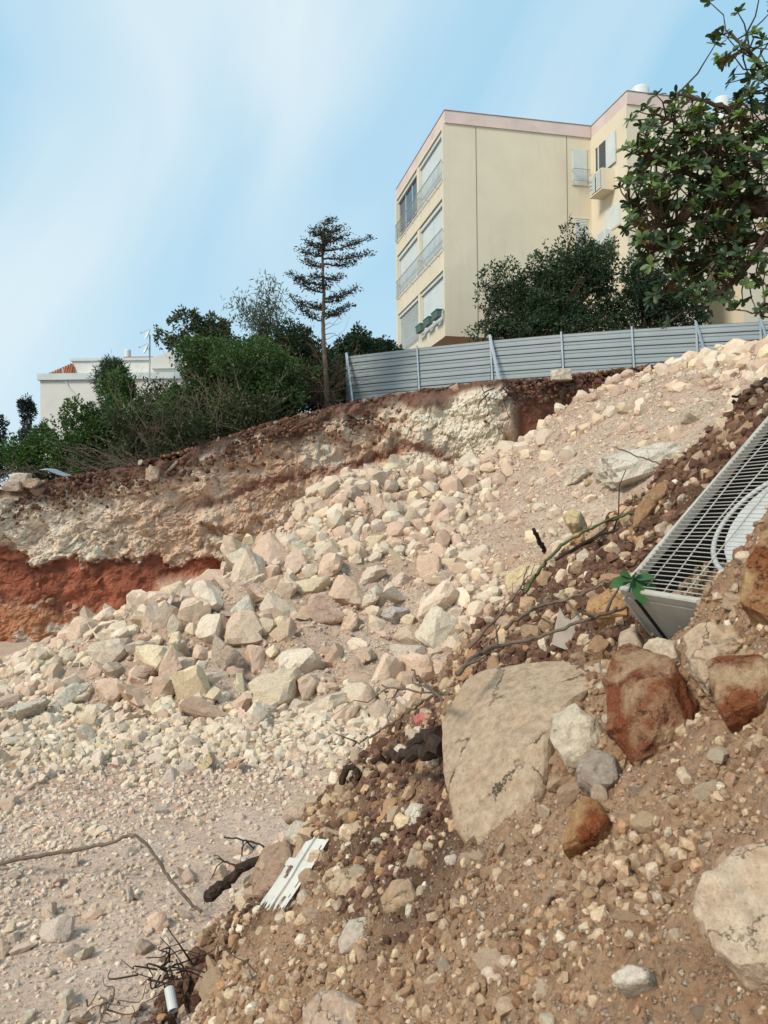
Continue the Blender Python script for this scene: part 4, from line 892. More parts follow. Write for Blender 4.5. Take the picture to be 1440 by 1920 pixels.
# ------------------------------------------------------------------ sheet metal fence
FA = at(648, 668, 27.0); FB = at(1438, 602, 22.0); FD = FB-FA; FD[2] = 0; FLEN = np.linalg.norm(FD); FDn = FD/FLEN; FN = np.array([FDn[1], -FDn[0], 0])
def fence_t(px):
    d = ray(px, 650); return (FA[0]*d[1]-FA[1]*d[0])/(FDn[1]*d[0]-FDn[0]*d[1])
fz = lambda t: FA[2] + (FB[2]-FA[2])*t/FLEN + .13*math.sin(math.pi*min(max(t/FLEN, 0), 1.2))
fence = empty('sheet_metal_fence', FA*np.array([1, 1, 0])); tag(fence, 'grey corrugated sheet metal hoarding along the top of the cut', 'fence')
posts = [fence_t(p) for p in (652, 783, 920, 1053, 1185, 1305, 1425)] + [fence_t(1425)+2.6]
lo = lambda q: q - FA*np.array([1, 1, 0])
for i in range(len(posts)-1):
    ta, tb = posts[i], posts[i+1]
    if i == 0: ta = 0.0
    nsl = 8; hs = .255
    for k in range(nsl):
        prof = [(0, 0), (.022, .012), (.022, .085), (.008, .10), (.008, .145), (.022, .16), (.022, .222), (0, .234)]
        vs = []
        for t in (ta+.012, tb-.012):
            z0 = fz(t) - (k+1)*hs; sl = 0
            for (o_, h_) in prof: q = FA + FDn*t - FN*0 + FN*o_; vs.append(lo(np.array([q[0], q[1], z0+h_])))
            for (o_, h_) in prof[::-1]: q = FA + FDn*t + FN*(o_-.006); vs.append(lo(np.array([q[0], q[1], z0+h_])))
        m_ = len(prof)*2; b = MB(); b.add(vs, [tuple(range(m_)), tuple(range(m_, 2*m_))[::-1]] + [(j, (j+1) % m_, m_+(j+1) % m_, m_+j) for j in range(m_)]); b.build('slat', M['fence'], fence)
    back = MB()
    vs = []
    for t in (ta+.012, tb-.012):
        for dz in (-2.05, -.004):
            for o_ in (-.03, -.012): q = FA + FDn*t + FN*o_; vs.append(lo(np.array([q[0], q[1], fz(t)+dz])))
    back.add(vs, [(0, 1, 3, 2), (4, 6, 7, 5), (0, 2, 6, 4), (1, 5, 7, 3), (0, 4, 5, 1), (2, 3, 7, 6)]); back.build('backing_sheet', M['joint'], fence)
for i, t in enumerate(posts[:7]):
    q = FA + FDn*t + FN*.06
    lean = FDn*.18
    b = MB(); top = lo(np.array([q[0], q[1], fz(t)+.06])); bot = lo(np.array([q[0], q[1], fz(t)-2.3])) + lean*.6
    b.tube([bot, top], .035, 4); b.build('post', M['post'], fence)
    if i in (0, 2, 5, 6):
        b = MB(); tp = lo(np.array([q[0], q[1], fz(t)+(.08 if i != 2 else .14)])) + FN*.06; bt = tp + FDn*(.55 if i else .5) + FN*.55 + np.array([0, 0, -2.15]); b.tube([bt, tp], .045 if i in (0, 2) else .035, 4); b.build('brace', M['brace'] if i in (0, 2) else M['post'], fence)

# ------------------------------------------------------------------ plants
def leaf_mesh(pos, outw, size, cols, aspect=.45, droop=0.0, spread=.9):
    n = len(pos); d = outw + rng.normal(0, spread, (n, 3)); d[:, 2] -= droop; d /= np.linalg.norm(d, axis=1)[:, None]
    r = rng.normal(size=(n, 3)); r[:, 2] *= .5; sd = np.cross(d, r); sd /= np.linalg.norm(sd, axis=1)[:, None]; up = np.cross(sd, d)
    s = size[:, None]; w = s*aspect*.5
    V = np.stack([pos, pos + d*s*.5 + sd*w + up*w*.35, pos + d*s - up*s*.06, pos + d*s*.5 - sd*w + up*w*.35], 1).reshape(-1, 3)
    b = np.arange(n)*4; Fc = np.stack([np.stack([b, b+1, b+2], 1), np.stack([b, b+2, b+3], 1)], 1).reshape(-1, 3)
    return V, Fc, np.repeat(cols, 4, 0)

def limb(mb, a, b, r0, r1, n=6, wob=.06, sides=6):
    a, b = np.asarray(a, float), np.asarray(b, float); L = np.linalg.norm(b-a); t = np.linspace(0, 1, n)[:, None]
    path = a + (b-a)*t + rng.normal(0, wob*L*.3, (n, 3))*np.sin(t*math.pi); mb.tube(list(path), list(np.linspace(r0, r1, n)), sides, False); return path

def bush(name, label, cat, boxes, Y, n, lsize, c1, c2, group=None, base=None, lobes=7, trunk=.09, aspect=.5, mat='leaf', dz=.0, gaps=.0, yr=.8, bark='bark'):
    """crown built of leafy lobes inside each (px0, py0, px1, py1) box at depth Y"""
    P_, O_ = [], []; tips = []
    areas = [(b[2]-b[0])*(b[3]-b[1]) for b in boxes]
    for bx, ar in zip(boxes, areas):
        p0, p1 = at(bx[0], bx[3], Y), at(bx[2], bx[1], Y); c = (p0+p1)/2; r = np.array([(p1[0]-p0[0])/2, (p1[0]-p0[0])/2*yr, (p1[2]-p0[2])/2])
        m = int(n*ar/sum(areas)); nl = max(4, int(lobes*1.8))
        lc = rng.normal(size=(nl, 3)); lc /= np.linalg.norm(lc, axis=1)[:, None]; lc = c + lc*rng.uniform(.35, .86, (nl, 1))*r
        lr = rng.uniform(.20, .46, (nl, 1))*r
        lc = np.vstack([lc, c]); lr = np.vstack([lr, r*.62]); tips += list(lc)
        k = rng.integers(0, nl+1, m); d = rng.normal(size=(m, 3)); d /= np.linalg.norm(d, axis=1)[:, None]
        rad = rng.uniform(.35, 1.0, m)**.45*(1 + .16*vnoise(d*1.0 + k[:, None]*3.3, 2.6, 7)); q = lc[k] + d*rad[:, None]*lr[k]
        if gaps:
            g = fbm(q, 2.2/max(r.mean(), .3), 3, 17) > -gaps; q, d = q[g], d[g]
        P_.append(q); O_.append(d)
        for _s in range(int(10 + m/160)):                       # loose shoots that break the outline
            j = rng.integers(0, nl); dd = rng.normal(size=3); dd[2] = abs(dd[2])*1.1; dd /= np.linalg.norm(dd); ts = np.linspace(.8, rng.uniform(1.1, 1.5), 14)[:, None]
            P_.append(lc[j] + dd*ts*lr[j] + rng.normal(0, .03, (14, 3))); O_.append(np.repeat(dd[None], 14, 0))
    P_ = np.vstack(P_); O_ = np.vstack(O_)
    bc = at((boxes[0][0]+boxes[0][2])/2, boxes[0][3], Y) if base is None else np.asarray(base, float)
    gz = zT(bc[0]) - .05; root = np.array([bc[0], Y, min(gz, bc[2])]) if base is None else bc
    t = empty(name, root); tag(t, label, cat, group)
    u = np.clip(rng.random(len(P_))*.7 + .3*(.5+.5*vnoise(P_, 1.4, 23)), 0, 1)[:, None]; col = np.array(c1)*(1-u) + np.array(c2)*u
    V, Fc, cc = leaf_mesh(P_-root, O_, lsize*rng.uniform(.6, 1.25, len(P_)), np.clip(col*(1+rng.normal(0, .12, (len(P_), 1))), .004, .6), aspect)
    link('crown', np_mesh('crown', V, Fc, cc), M[mat], t)
    mb = MB(); z0 = np.zeros(3)
    hub = (np.mean(tips, 0)-root)*np.array([.6, .6, .5])
    limb(mb, z0, hub, trunk, trunk*.7)
    for q in tips: limb(mb, hub, np.asarray(q)-root, trunk*.55, trunk*.12, 5)
    mb.build('trunk', M[bark], t)
    return t

G1, G2 = (.026, .052, .018), (.088, .15, .040)
D1, D2 = (.014, .026, .014), (.040, .066, .028)
bush('dark_cypress', 'dark cypress at the left edge behind the bright green bush', 'tree', [(28, 733, 72, 800), (18, 770, 90, 940)], 33, 5000, .16, (.008, .016, .014), (.022, .036, .026), lobes=6, mat='needle', aspect=.3)
bush('dark_conifer', 'dark conifer cut by the left edge, beside the cypress', 'tree', [(-40, 755, 40, 950)], 31, 4200, .17, (.009, .018, .015), (.026, .042, .028), lobes=8, mat='needle', aspect=.3)
bush('green_bush', 'bright green bush low at the left end of the hedge', 'bush', [(15, 785, 160, 940)], 25.0, 8200, .12, (.03, .065, .018), (.085, .155, .035), lobes=9)
bush('green_shrub', 'mid green shrub in front of the white house wall', 'bush', [(90, 735, 215, 940), (140, 690, 310, 925), (230, 760, 330, 920)], 23.6, 24000, .11, G1, G2, lobes=10)
bush('pine_sapling', 'young pine with upright tufts against the white house', 'tree', [(162, 665, 262, 760), (185, 668, 232, 720)], 25.5, 3600, .17, (.022, .040, .020), (.06, .085, .035), lobes=8, aspect=.16, mat='needle')
bush('pistachio_bush', 'largest green bush in the middle of the hedge', 'bush', [(285, 630, 575, 850), (330, 612, 480, 730), (420, 632, 580, 760), (300, 700, 420, 860)], 24.0, 42000, .11, G1, G2, lobes=14)
bush('grey_green_tree', 'grey-green rounded tree rising behind the largest bush', 'tree', [(295, 588, 485, 710)], 28, 9000, .15, (.035, .05, .028), (.085, .10, .05), lobes=9, gaps=.25)
bush('olive_bush', 'olive-toned low bush half covered by dry brush', 'bush', [(180, 750, 450, 915)], 22.4, 16000, .10, (.03, .042, .018), (.07, .085, .035), lobes=10, gaps=.3)
bush('dark_bush', 'dark bush left of the lone conifer trunk', 'bush', [(470, 630, 630, 800), (490, 590, 610, 720), (550, 640, 640, 790)], 26, 23000, .11, D1, D2, lobes=9, gaps=.35)  # leaves coloured darker than those of the green bushes
bush('carob_tree', 'dark carob-like tree between the lone conifer and the building', 'tree', [(590, 615, 710, 780), (630, 615, 752, 740), (690, 630, 752, 710)], 29.5, 15000, .15, (.014, .03, .016), (.04, .07, .03), lobes=9)
bush('fig_bush', 'dense dark evergreen bush before the building, left of two', 'bush', [(885, 480, 1020, 660), (945, 440, 1165, 680), (990, 428, 1120, 570), (1075, 450, 1175, 590), (900, 560, 1180, 680)], 27.5, 34000, .12, (.016, .034, .017), (.05, .082, .034), lobes=12, trunk=.14)
bush('evergreen_bush', 'dark evergreen bush behind the fence, below the near tree', 'bush', [(1130, 470, 1270, 650), (1170, 510, 1340, 650)], 26.5, 15000, .12, (.016, .034, .018), (.046, .076, .034), lobes=10, gaps=.4)

K1, K2 = (.014, .026, .013), (.05, .072, .030)
bush('dark_thicket', 'dark thicket filling the gap behind the mid green shrub and the pine', 'bush', [(120, 780, 260, 940), (220, 700, 350, 930)], 26.5, 13000, .13, K1, K2, lobes=9)
bush('dark_thicket', 'dark thicket behind the grey leafless brush', 'bush', [(290, 700, 480, 880), (400, 720, 560, 860)], 25.6, 15000, .13, K1, K2, lobes=9)
bush('dark_thicket', 'dark thicket at the foot of the feathery tree', 'bush', [(440, 620, 560, 800), (520, 650, 650, 800)], 27.6, 13000, .13, K1, K2, lobes=9)
bush('leaning_shrub', 'low ragged olive shrub hanging over the lip in the hedge middle', 'bush', [(380, 740, 560, 850)], 22.9, 9000, .10, (.028, .04, .018), (.075, .09, .04), lobes=9, gaps=.35)

# dry brush: bare grey twigs in front of the hedge
def brush(name, label, px0, px1, py0, py1, Y, n, mat='twig', r=.012, group='dry brush along the lip'):
    b0 = at((px0+px1)/2, py1, Y); t = empty(name, b0); tag(t, label, 'brush', group); mb = MB()
    for _ in range(n):
        s = at(random.uniform(px0, px1), random.uniform(py1-25, py1), Y + random.uniform(-.6, .8)); e = at(random.uniform(px0-20, px1+20), random.uniform(py0, py1-15), Y + random.uniform(-.8, .9))
        pth = limb(mb, s-b0, e-b0, r, r*.35, 6, .35, 3)
        for _k in range(4):
            a = pth[random.randint(2, 5)]; d = (e-s)*random.uniform(.15, .4); d = d + rng.normal(0, .3, 3)*np.linalg.norm(d)*1.2; limb(mb, a, a+d, r*.55, r*.25, 4, .3, 3)
    mb.build('branches', M[mat], t)
brush('dry_brush', 'grey leafless brush below the largest bush', 340, 540, 690, 850, 22.6, 55)
brush('dry_brush', 'grey leafless brush left of the largest bush', 210, 370, 720, 885, 22.0, 55)
brush('dry_brush', 'brown brittle brush on the lip below the olive-toned bush', 140, 300, 840, 900, 20.9, 45, 'twig', .009)
brush('dry_brush', 'dark leafless brush around the lone conifer trunk', 520, 650, 640, 775, 24.6, 60, 'bark', .012)
brush('dry_brush', 'brown twigs at the left edge above the white stones', -10, 90, 868, 910, 20.3, 26, 'twig', .008)

# lone conifer
def conifer():
    Y = 24.6; base = at(613, 760, Y); base[2] = zT(base[0])-.1; t = empty('lone_conifer', base); tag(t, 'tall sparse conifer with bare trunk and flat tufted branches', 'tree')
    key = [(613, 757), (611, 700), (606, 620), (607, 560), (605, 500), (606, 450), (610, 412)]
    path = curvy([at(x, y, Y) - base for x, y in key], 6, .006); path[0] = np.zeros(3)
    mb = MB(); mb.tube(path, list(np.linspace(.085, .022, len(path))), 7); mb.build('trunk', M['trunkBark'], t)
    br = [(440, 585, 432), (432, 640, 426), (420, 622, 410), (470, 688, 448), (485, 692, 476), (480, 566, 470), (462, 575, 455), (495, 664, 492), (500, 572, 488), (534, 543, 513), (548, 558, 527), (560, 668, 542), (566, 640, 556), (582, 549, 558), (590, 657, 573), (602, 562, 578), (592, 634, 584), (455, 648, 440), (520, 640, 520), (515, 585, 518), (470, 610, 440), (475, 600, 462), (446, 600, 425), (450, 622, 432), (575, 590, 572), (540, 610, 530)]
    LP_, LO = [], []; bm_ = MB()
    for (ya_, xt, yt) in br:
        a = at(606, ya_, Y) - base; e = at(xt, yt, Y + random.uniform(-.7, .7)) - base; mid = (a+e)/2 + np.array([0, 0, -.08])
        pth = curvy([a, mid, e], 5, .012); bm_.tube(pth, list(np.linspace(.035, .008, len(pth))), 5)
        L = np.linalg.norm(e-a); m = int(90 + 170*L)
        for f in np.linspace(.38, 1.0, 6):
            c = pth[int(f*(len(pth)-1))]; k = m//6; q = c + rng.normal(0, 1, (k, 3))*np.array([.12, .15, .032])*(1.15-.3*f) + np.array([0, 0, .03]); LP_.append(q); LO.append(rng.normal(0, 1, (k, 3))*np.array([1, 1, .35]))
        for _ in range(2):
            a2 = pth[random.randint(3, 8)]; limb(bm_, a2, a2 + rng.normal(0, .28, 3)*np.array([1, 1, .3]), .012, .005, 4, .2, 4)
    for ya_ in range(610, 755, 9):
        a = at(608, ya_, Y)-base; limb(bm_, a, a + np.array([random.choice((-1, 1))*random.uniform(.2, .75), random.uniform(-.5, .5), random.uniform(-.1, .25)]), .012, .004, 5, .3, 4)
    bm_.build('branches', M['bark'], t)
    q = np.vstack(LP_); d = np.vstack(LO); u = rng.random((len(q), 1)); col = np.array((.016, .020, .014))*(1-u) + np.array((.05, .05, .034))*u
    V, Fc, cc = leaf_mesh(q, d, rng.uniform(.06, .13, len(q)), col, .35); link('crown', np_mesh('crown', V, Fc, cc), M['needle'], t)
conifer()
def sapling():
    Y = 27.0; base = at(500, 690, Y); base[2] = zT(base[0])-.1; t = empty('feathery_tree', base); tag(t, 'light feathery tree with drooping thin leaves left of the lone conifer', 'tree')
    mb = MB(); q, d = [], []; hub = at(497, 640, Y)-base; mb.tube([np.zeros(3), hub*.5, hub], [.06, .05, .04], 6)
    for (x, y) in ((470, 562), (488, 530), (505, 520), (520, 545), (452, 556), (530, 575), (480, 590), (510, 585), (498, 555), (440, 565)):
        e = at(x, y, Y+random.uniform(-.7, .7))-base; p = limb(mb, hub, e, .025, .006, 8, .12, 5)
        for f in range(3, 8): k = 26; q.append(p[f] + rng.normal(0, .20, (k, 3))); d.append(rng.normal(0, .6, (k, 3)))
    mb.build('trunk', M['paleBark'], t); q = np.vstack(q); d = np.vstack(d); u = rng.random((len(q), 1)); col = np.array((.045, .065, .045))*(1-u) + np.array((.11, .135, .085))*u
    V, Fc, cc = leaf_mesh(q, d, rng.uniform(.16, .28, len(q)), col, .16, 1.0, .5); link('crown', np_mesh('crown', V, Fc, cc), M['leaf'], t)
sapling()

# near tree reaching in from the right, glossy leaves in rosettes
def near_tree():
    base = np.array([3.15, 4.6, float(bankH([3.15], [4.6])[0])-.1]); t = empty('near_evergreen_tree', base); tag(t, 'near evergreen tree with glossy leaf rosettes reaching in from the right', 'tree')
    mb = MB(); Yc = 4.3; A_ = lambda x, y, Y=Yc: at(x, y, Y)-base
    trunk = curvy([np.zeros(3), A_(1640, 520, 4.5), A_(1600, 420, 4.45)], 6); mb.tube(trunk, list(np.linspace(.11, .07, len(trunk))), 8)
    main = [[(1640, 500), (1440, 400), (1380, 365), (1310, 335), (1240, 305), (1195, 285)], [(1440, 400), (1370, 385), (1300, 390), (1230, 388), (1180, 380)], [(1600, 420), (1480, 300), (1400, 230), (1340, 195), (1270, 175)],
            [(1600, 420), (1500, 200), (1430, 130), (1370, 60)], [(1640, 500), (1440, 450), (1370, 470), (1300, 500), (1250, 540)], [(1440, 440), (1380, 520), (1320, 580)], [(1380, 365), (1330, 300), (1290, 250), (1240, 215)],
            [(1400, 380), (1350, 420), (1290, 450), (1230, 470)], [(1640, 560), (1480, 560), (1425, 590)], [(1480, 300), (1420, 300), (1350, 290)], [(1300, 390), (1260, 420), (1215, 430)], [(1440, 400), (1400, 330), (1395, 280)]]
    ends = []
    for m in main:
        off = random.uniform(-.25, .25); pts = [A_(x, y, Yc + off*min(1, k/2)) for k, (x, y) in enumerate(m)]
        p = curvy(pts, 5, .004); mb.tube(p, list(np.linspace(.028, .007, len(p))), 6)
        for k in range(4, len(p)): ends.append(p[k])
    ends = np.array(ends); ros = []
    for _ in range(640):
        a = ends[rng.integers(0, len(ends))]; d = rng.normal(0, 1, 3)*np.array([.9, 1.1, .9]) + np.array([-.25, -.1, .30]); e = a + d/np.linalg.norm(d)*rng.uniform(.08, .30)
        x, y = proj(e+base)
        if x < 1158 or y > 612: continue
        if y < 190 and x < 1330 and y < 175 + .0*x: continue
        if 1330 < x < 1365 and 120 < y < 200: continue
        limb(mb, a, e, .006, .003, 4, .2, 4); ros.append((e, d/np.linalg.norm(d)))
    mb.build('trunk', M['bark'], t)
    # one leaf blade: obovate, folded along the midrib, arched
    prof = [(0, .02), (.25, .14), (.55, .25), (.8, .24), (.94, .13), (1, .0)]
    Lv = []; Lf = []
    for (l, w_) in prof: z = -.18*l*l; Lv += [(l, -w_, z+.10*w_*2), (l, 0, z), (l, w_, z+.10*w_*2)]
    for i in range(len(prof)-1):
        for j in (0, 1): Lf.append((i*3+j, (i+1)*3+j, (i+1)*3+j+1, i*3+j+1))
    Lv = np.array(Lv); Lf = np.array(Lf); VV, FF, CCs = [], [], []; nb = 0
    for e, d in ros:
        bright = rng.random() < .26; rust = rng.random() < .04; m = rng.integers(7, 12); d = d*.6 + np.array([0, -.1, .55]); d /= np.linalg.norm(d)
        a1 = np.cross(d, [.3, .9, .1]); a1 /= np.linalg.norm(a1); a2 = np.cross(d, a1)
        for k in range(m):
            th = 2.4*k + rng.uniform(-.3, .3); el = rng.uniform(-.15, .9); x = (math.cos(th)*a1 + math.sin(th)*a2)*math.cos(el) + d*math.sin(el); z = d - x*np.dot(d, x); z += rng.normal(0, .25, 3); z -= x*np.dot(z, x); z /= np.linalg.norm(z); y = np.cross(z, x)
            s = rng.uniform(.034, .060); V = e + (Lv[:, :1]*x + Lv[:, 1:2]*y*rng.uniform(.8, 1.05) + Lv[:, 2:3]*z)*s; VV.append(V); FF.append(Lf+nb); nb += len(Lv)
            c = np.array((.046, .078, .032)) if not bright else np.array((.115, .175, .048)); c = c if not rust else np.array((.13, .085, .03)); CCs.append(np.repeat((c*rng.uniform(.65, 1.35))[None], len(Lv), 0))
    link('crown', np_mesh('crown', np.vstack(VV), np.vstack(FF), np.vstack(CCs), True), M['leaf'], t)
near_tree()

# ------------------------------------------------------------------ white house on the left
HY_ = 46.0; h0 = at(75, 700, HY_); hx1 = at(330, 700, HY_)[0]; hz_ = lambda py: at(180, py, HY_)[2]
house = empty('white_house', (h0[0], HY_, 0)); tag(house, 'white flat-walled house with red tiled roof corner behind the hedge', 'house')
WX = hx1 - h0[0] + 6
b = MB(); b.box(0, WX, 0, 9, -.5, hz_(712)); b.build('wall', M['whitew'], house)
b = MB(); b.box(-.12, WX, -.15, 9.2, hz_(712)+.002, hz_(700)); b.build('cornice', M['white'], house)
rx0, rx1 = at(85, 700, HY_)[0]-h0[0], at(127, 700, HY_)[0]-h0[0]
z0_, z1_ = hz_(700)+.003, hz_(674); xr = rx1+.2
b = MB(); b.add([(rx0, .3, z0_), (xr, .3, z0_), (xr, .75, z1_), (rx0, 5, z0_), (xr, 5, z0_), (xr, 4, z1_)], [(0, 1, 2), (0, 2, 5, 3), (1, 4, 5, 2), (3, 5, 4), (0, 3, 4, 1)]); roof = b.build('roof', M['tile'], house)
for k in range(1, 11):
    f_ = k/11.; xx = rx0 + (xr-rx0)*f_; b = MB(); b.tube([(xx, .27, z0_+.03), (xx, .3+.45*f_, z0_+(z1_-z0_)*f_+.03)], .065, 6); b.build('tile', M['tile'], roof)
b = MB(); b.add([(rx0+.75, .62, hz_(688)), (xr, .82, hz_(677)), (xr, 1.3, hz_(665)), (rx0+.95, 1.1, hz_(680))], [(0, 1, 2, 3)]); b.add([(rx0+.75, .65, hz_(688)-.05), (xr, .85, hz_(677)-.05), (xr, 1.33, hz_(665)-.05), (rx0+.95, 1.13, hz_(680)-.05)], [(3, 2, 1, 0)]); b.build('solar_panel', M['solar'], house)
ux0, ux1 = at(128, 690, HY_)[0]-h0[0], at(192, 690, HY_)[0]-h0[0]
b = MB(); b.box(ux0, ux1+5, .6, 5, hz_(700)+.004, hz_(673)); b.build('upper_wall', M['whitew'], house)
b = MB(); b.box(ux0-.1, ux1+5.1, .5, 5.1, hz_(673)+.002, hz_(668)); b.build('cornice', M['white'], house)
b = MB(); b.prism([(at(215, 670, HY_)[0]-h0[0], hz_(670)), (at(280, 670, HY_)[0]-h0[0], hz_(670)), (at(277, 664, HY_)[0]-h0[0], hz_(663)), (at(222, 664, HY_)[0]-h0[0], hz_(663))], 'y', 1, 4); b.build('roof', M['tile'], house)
b = MB(); b.prism([(at(280, 690, HY_)[0]-h0[0], hz_(690)), (at(325, 690, HY_)[0]-h0[0], hz_(690)), (at(325, 650, HY_)[0]-h0[0], hz_(655)), (at(280, 668, HY_)[0]-h0[0], hz_(672))], 'y', .3, 4); b.build('gable', M['whitew'], house)
b = MB(); b.tube(curvy([np.array([at(x, y, HY_)[0]-h0[0], -.06, hz_(y)]) for x, y in ((118, 690), (121, 705), (130, 725), (145, 740))], 5), .03, 5); b.build('cable', M['white'], house)
p = at(219, 664, HY_); t = empty('roof_boiler', (p[0], HY_+2, p[2]-.1)); tag(t, 'white cylindrical water boiler on the white house roof', 'boiler')
b = MB(); n = 12; r_ = .19; b.tube([(0, 0, 0), (0, 0, .05), (0, 0, .72), (0, 0, .78)], [r_*.8, r_, r_, r_*.8], 14); b.build('drum', M['white'], t, False)
b = MB(); b.tube([(.1, -.1, -.2), (.1, -.1, .02)], .03, 5); b.tube([(-.1, -.1, -.2), (-.1, -.1, .02)], .03, 5); b.build('stand', M['metal'], t)
p = at(182, 688, HY_); t = empty('roof_air_conditioner', (p[0], HY_+.25, p[2])); tag(t, 'air conditioner on the white house\'s upper wall', 'air conditioner')
b = MB(); b.box(-.27, .27, -.15, .3, -.25, .25); b.build('casing', M['white'], t, bevel=.02); b = MB(); b.tube([(0, -.16, 0), (0, -.155, 0)], [.19, .19], 14); b.build('fan_grille', M['acfan'], t)
p0 = at(280, 688, 44.5); t = empty('satellite_mast', p0); tag(t, 'mast with two satellite dishes beside the white house roof', 'antenna')
top = at(281, 628, 44.5)-p0; b = MB(); b.tube([(0, 0, -1.0), top], .045, 6); b.build('mast', M['metal'], t)
for (x, y, r) in ((276, 626, .30), (273, 653, .30)):
    c = at(x, y, 44.3)-p0; dn = np.array([-.75, -.5, .35]); dn /= np.linalg.norm(dn); a1 = np.cross(dn, [0, 0, 1]); a1 /= np.linalg.norm(a1); a2 = np.cross(dn, a1); b = MB(); vs, fs = [], []; n = 16
    for j, rr in enumerate((.02, .5, 1.0)):
        for k in range(n): th = 2*math.pi*k/n; vs.append(c + r*rr*(math.cos(th)*a1 + math.sin(th)*a2*1.1) - dn*(.12*r*(1-rr*rr)*2))
    for j in range(2):
        for k in range(n): fs.append((j*n+k, j*n+(k+1) % n, (j+1)*n+(k+1) % n, (j+1)*n+k))
    vs2 = [v - dn*.02 for v in vs]; b.add(vs, fs); b.add(vs2, [f_[::-1] for f_ in fs]); d_ = b.build('dish', M['white'], t, True)
    b = MB(); foc = c + dn*.35 - np.array([0, 0, .12]); b.tube([c - a2*r, foc], .014, 5); b.tube([foc, foc+dn*.06], .035, 6); b.tube([c-dn*.06, np.array([0, 0, c[2]])], .02, 5); b.build('feed_arm', M['metal'], d_)

# ------------------------------------------------------------------ buried fan unit (old condenser) on the bank
def fan_unit():
    A, ab, ac = FUA, FUAB, FUAC; n = np.cross(ac, ab); n /= np.linalg.norm(n)
    if n[2] < 0: n = -n
    L, Wd, Dp = 1.30, .92, .36
    Rm = Matrix(((ab[0], ac[0], n[0]), (ab[1], ac[1], n[1]), (ab[2], ac[2], n[2])))
    if Rm.determinant() < 0: print('left-handed fan frame')
    t = empty('fan_unit'); t.matrix_world = Matrix.Translation(A) @ Rm.to_4x4(); tag(t, 'weathered grey-white condenser unit with wire grille half buried in the bank', 'fan unit')
    def bx(name, mat, *a, bevel=0.006): return MB().box(*a).build(name, M[mat], t, bevel=bevel)
    fr = .03
    bx('rim', 'acwhite', -.0, L, -.0, fr, -.03, .02); bx('rim', 'acwhite', 0, L, Wd-fr, Wd, -.03, .02); bx('rim', 'acwhite', 0, fr, fr+.001, Wd-fr-.001, -.03, .018); bx('rim', 'acwhite', L-fr, L, fr+.001, Wd-fr-.001, -.03, .018)
    bx('side_panel', 'acwhite', 0, L, 0, .012, -Dp, -.032); bx('side_panel', 'acwhite', 0.0, .012, .014, Wd, -Dp, -.032); bx('side_panel', 'acwhite', 0, L, Wd-.012, Wd, -Dp, -.032, bevel=0)
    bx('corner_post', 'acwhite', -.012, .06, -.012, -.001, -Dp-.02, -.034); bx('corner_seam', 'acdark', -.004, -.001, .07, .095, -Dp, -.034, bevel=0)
    bx('shade_lining', 'acdark', .014, L, .014, .02, -Dp+.012, -.035, bevel=0); bx('shade_lining', 'acdark', .014, .02, .022, Wd-.02, -Dp+.012, -.035, bevel=0); bx('shade_lining', 'acdark', L-.03, L-.02, .022, Wd-.02, -Dp+.012, -.035, bevel=0); bx('shade_lining', 'acdark', .022, L-.032, Wd-.03, Wd-.02, -Dp+.012, -.035, bevel=0)  # added black sheets that stand in for shade inside the casing
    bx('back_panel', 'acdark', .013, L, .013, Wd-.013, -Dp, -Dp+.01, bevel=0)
    # bell mouth, hub and blades of the fan
    cx_, cy_, R = .62, .52, .36
    b = MB(); n_s = 40; b.tube([(cx_ + (R+.03)*math.cos(2*math.pi*k/n_s), cy_ + (R+.03)*math.sin(2*math.pi*k/n_s), -.09) for k in range(n_s+1)], .012, 6, False); b.build('fan_ring', M['acfan'], t, True)
    b = MB(); b.tube([(cx_, cy_, -.16), (cx_, cy_, -.08), (cx_, cy_, -.07)], [.075, .075, .05], 18); b.build('hub', M['acfan'], t)
    for k in range(3):
        vs, fs = [], []; th0 = k*2.094 + 2.3
        for i in range(7):
            rr = .06 + (R-.07)*i/6
            for j in range(9):
                th = th0 + (j/8-.5)*2.0*(1-.05*i/6) + .15*i/6; vs.append((cx_ + rr*math.cos(th), cy_ + rr*math.sin(th), -.10 + .05*(j/8-.5)))
        for i in range(6):
            for j in range(8): fs.append((i*9+j, (i+1)*9+j, (i+1)*9+j+1, i*9+j+1))
        vs2 = [(x, y, z-.006) for x, y, z in vs]; b = MB(); b.add(vs, fs); b.add(vs2, [f_[::-1] for f_ in fs]); b.build('fan_blade', M['acfan'], t, True)
    # grille wires
    nw = 50; w0 = None
    for k in range(nw):
        x = .03 + k*(L-.06)/(nw-1)
        if w0 is None: w0 = MB().tube([(0, .02, .018), (0, Wd*.3, .032), (0, Wd*.7, .034), (0, Wd-.02, .018)], .0022, 5).build('grille_wire', M['wire'], t, True); o = w0
        else: o = w0.copy(); C.objects.link(o); o.parent = t
        o.location = (x, 0, random.uniform(-.002, .002)); o.rotation_euler = (0, 0, random.uniform(-.006, .006))
    for k in range(8):
        y = .02 + k*(Wd-.04)/7; zz = .036 - .02*abs(k-3.5)/3.5
        MB().tube(curvy([(0.02, y, zz-.012), (L*.3, y+random.uniform(-.012, .012), zz+.004), (L*.65, y+random.uniform(-.012, .012), zz+.004), (L-.02, y, zz-.012)], 4), .0034, 5).build('cross_wire', M['wire'], t, True)
    # soil and leaf litter that has fallen inside
    p_ = np.stack([rng.uniform(.03, .42, 420), rng.uniform(.08, .9, 420), np.full(420, -.2)], 1); p_[:, 2] += .08*np.exp(-p_[:, 0]*5) + rng.uniform(-.02, .02, 420)
    stone_cloud('soil_crumbs', p_, rng.uniform(.008, .022, 420), pal(PAL_BANK, 420, .1)*.7, t, 1, tiny=0)
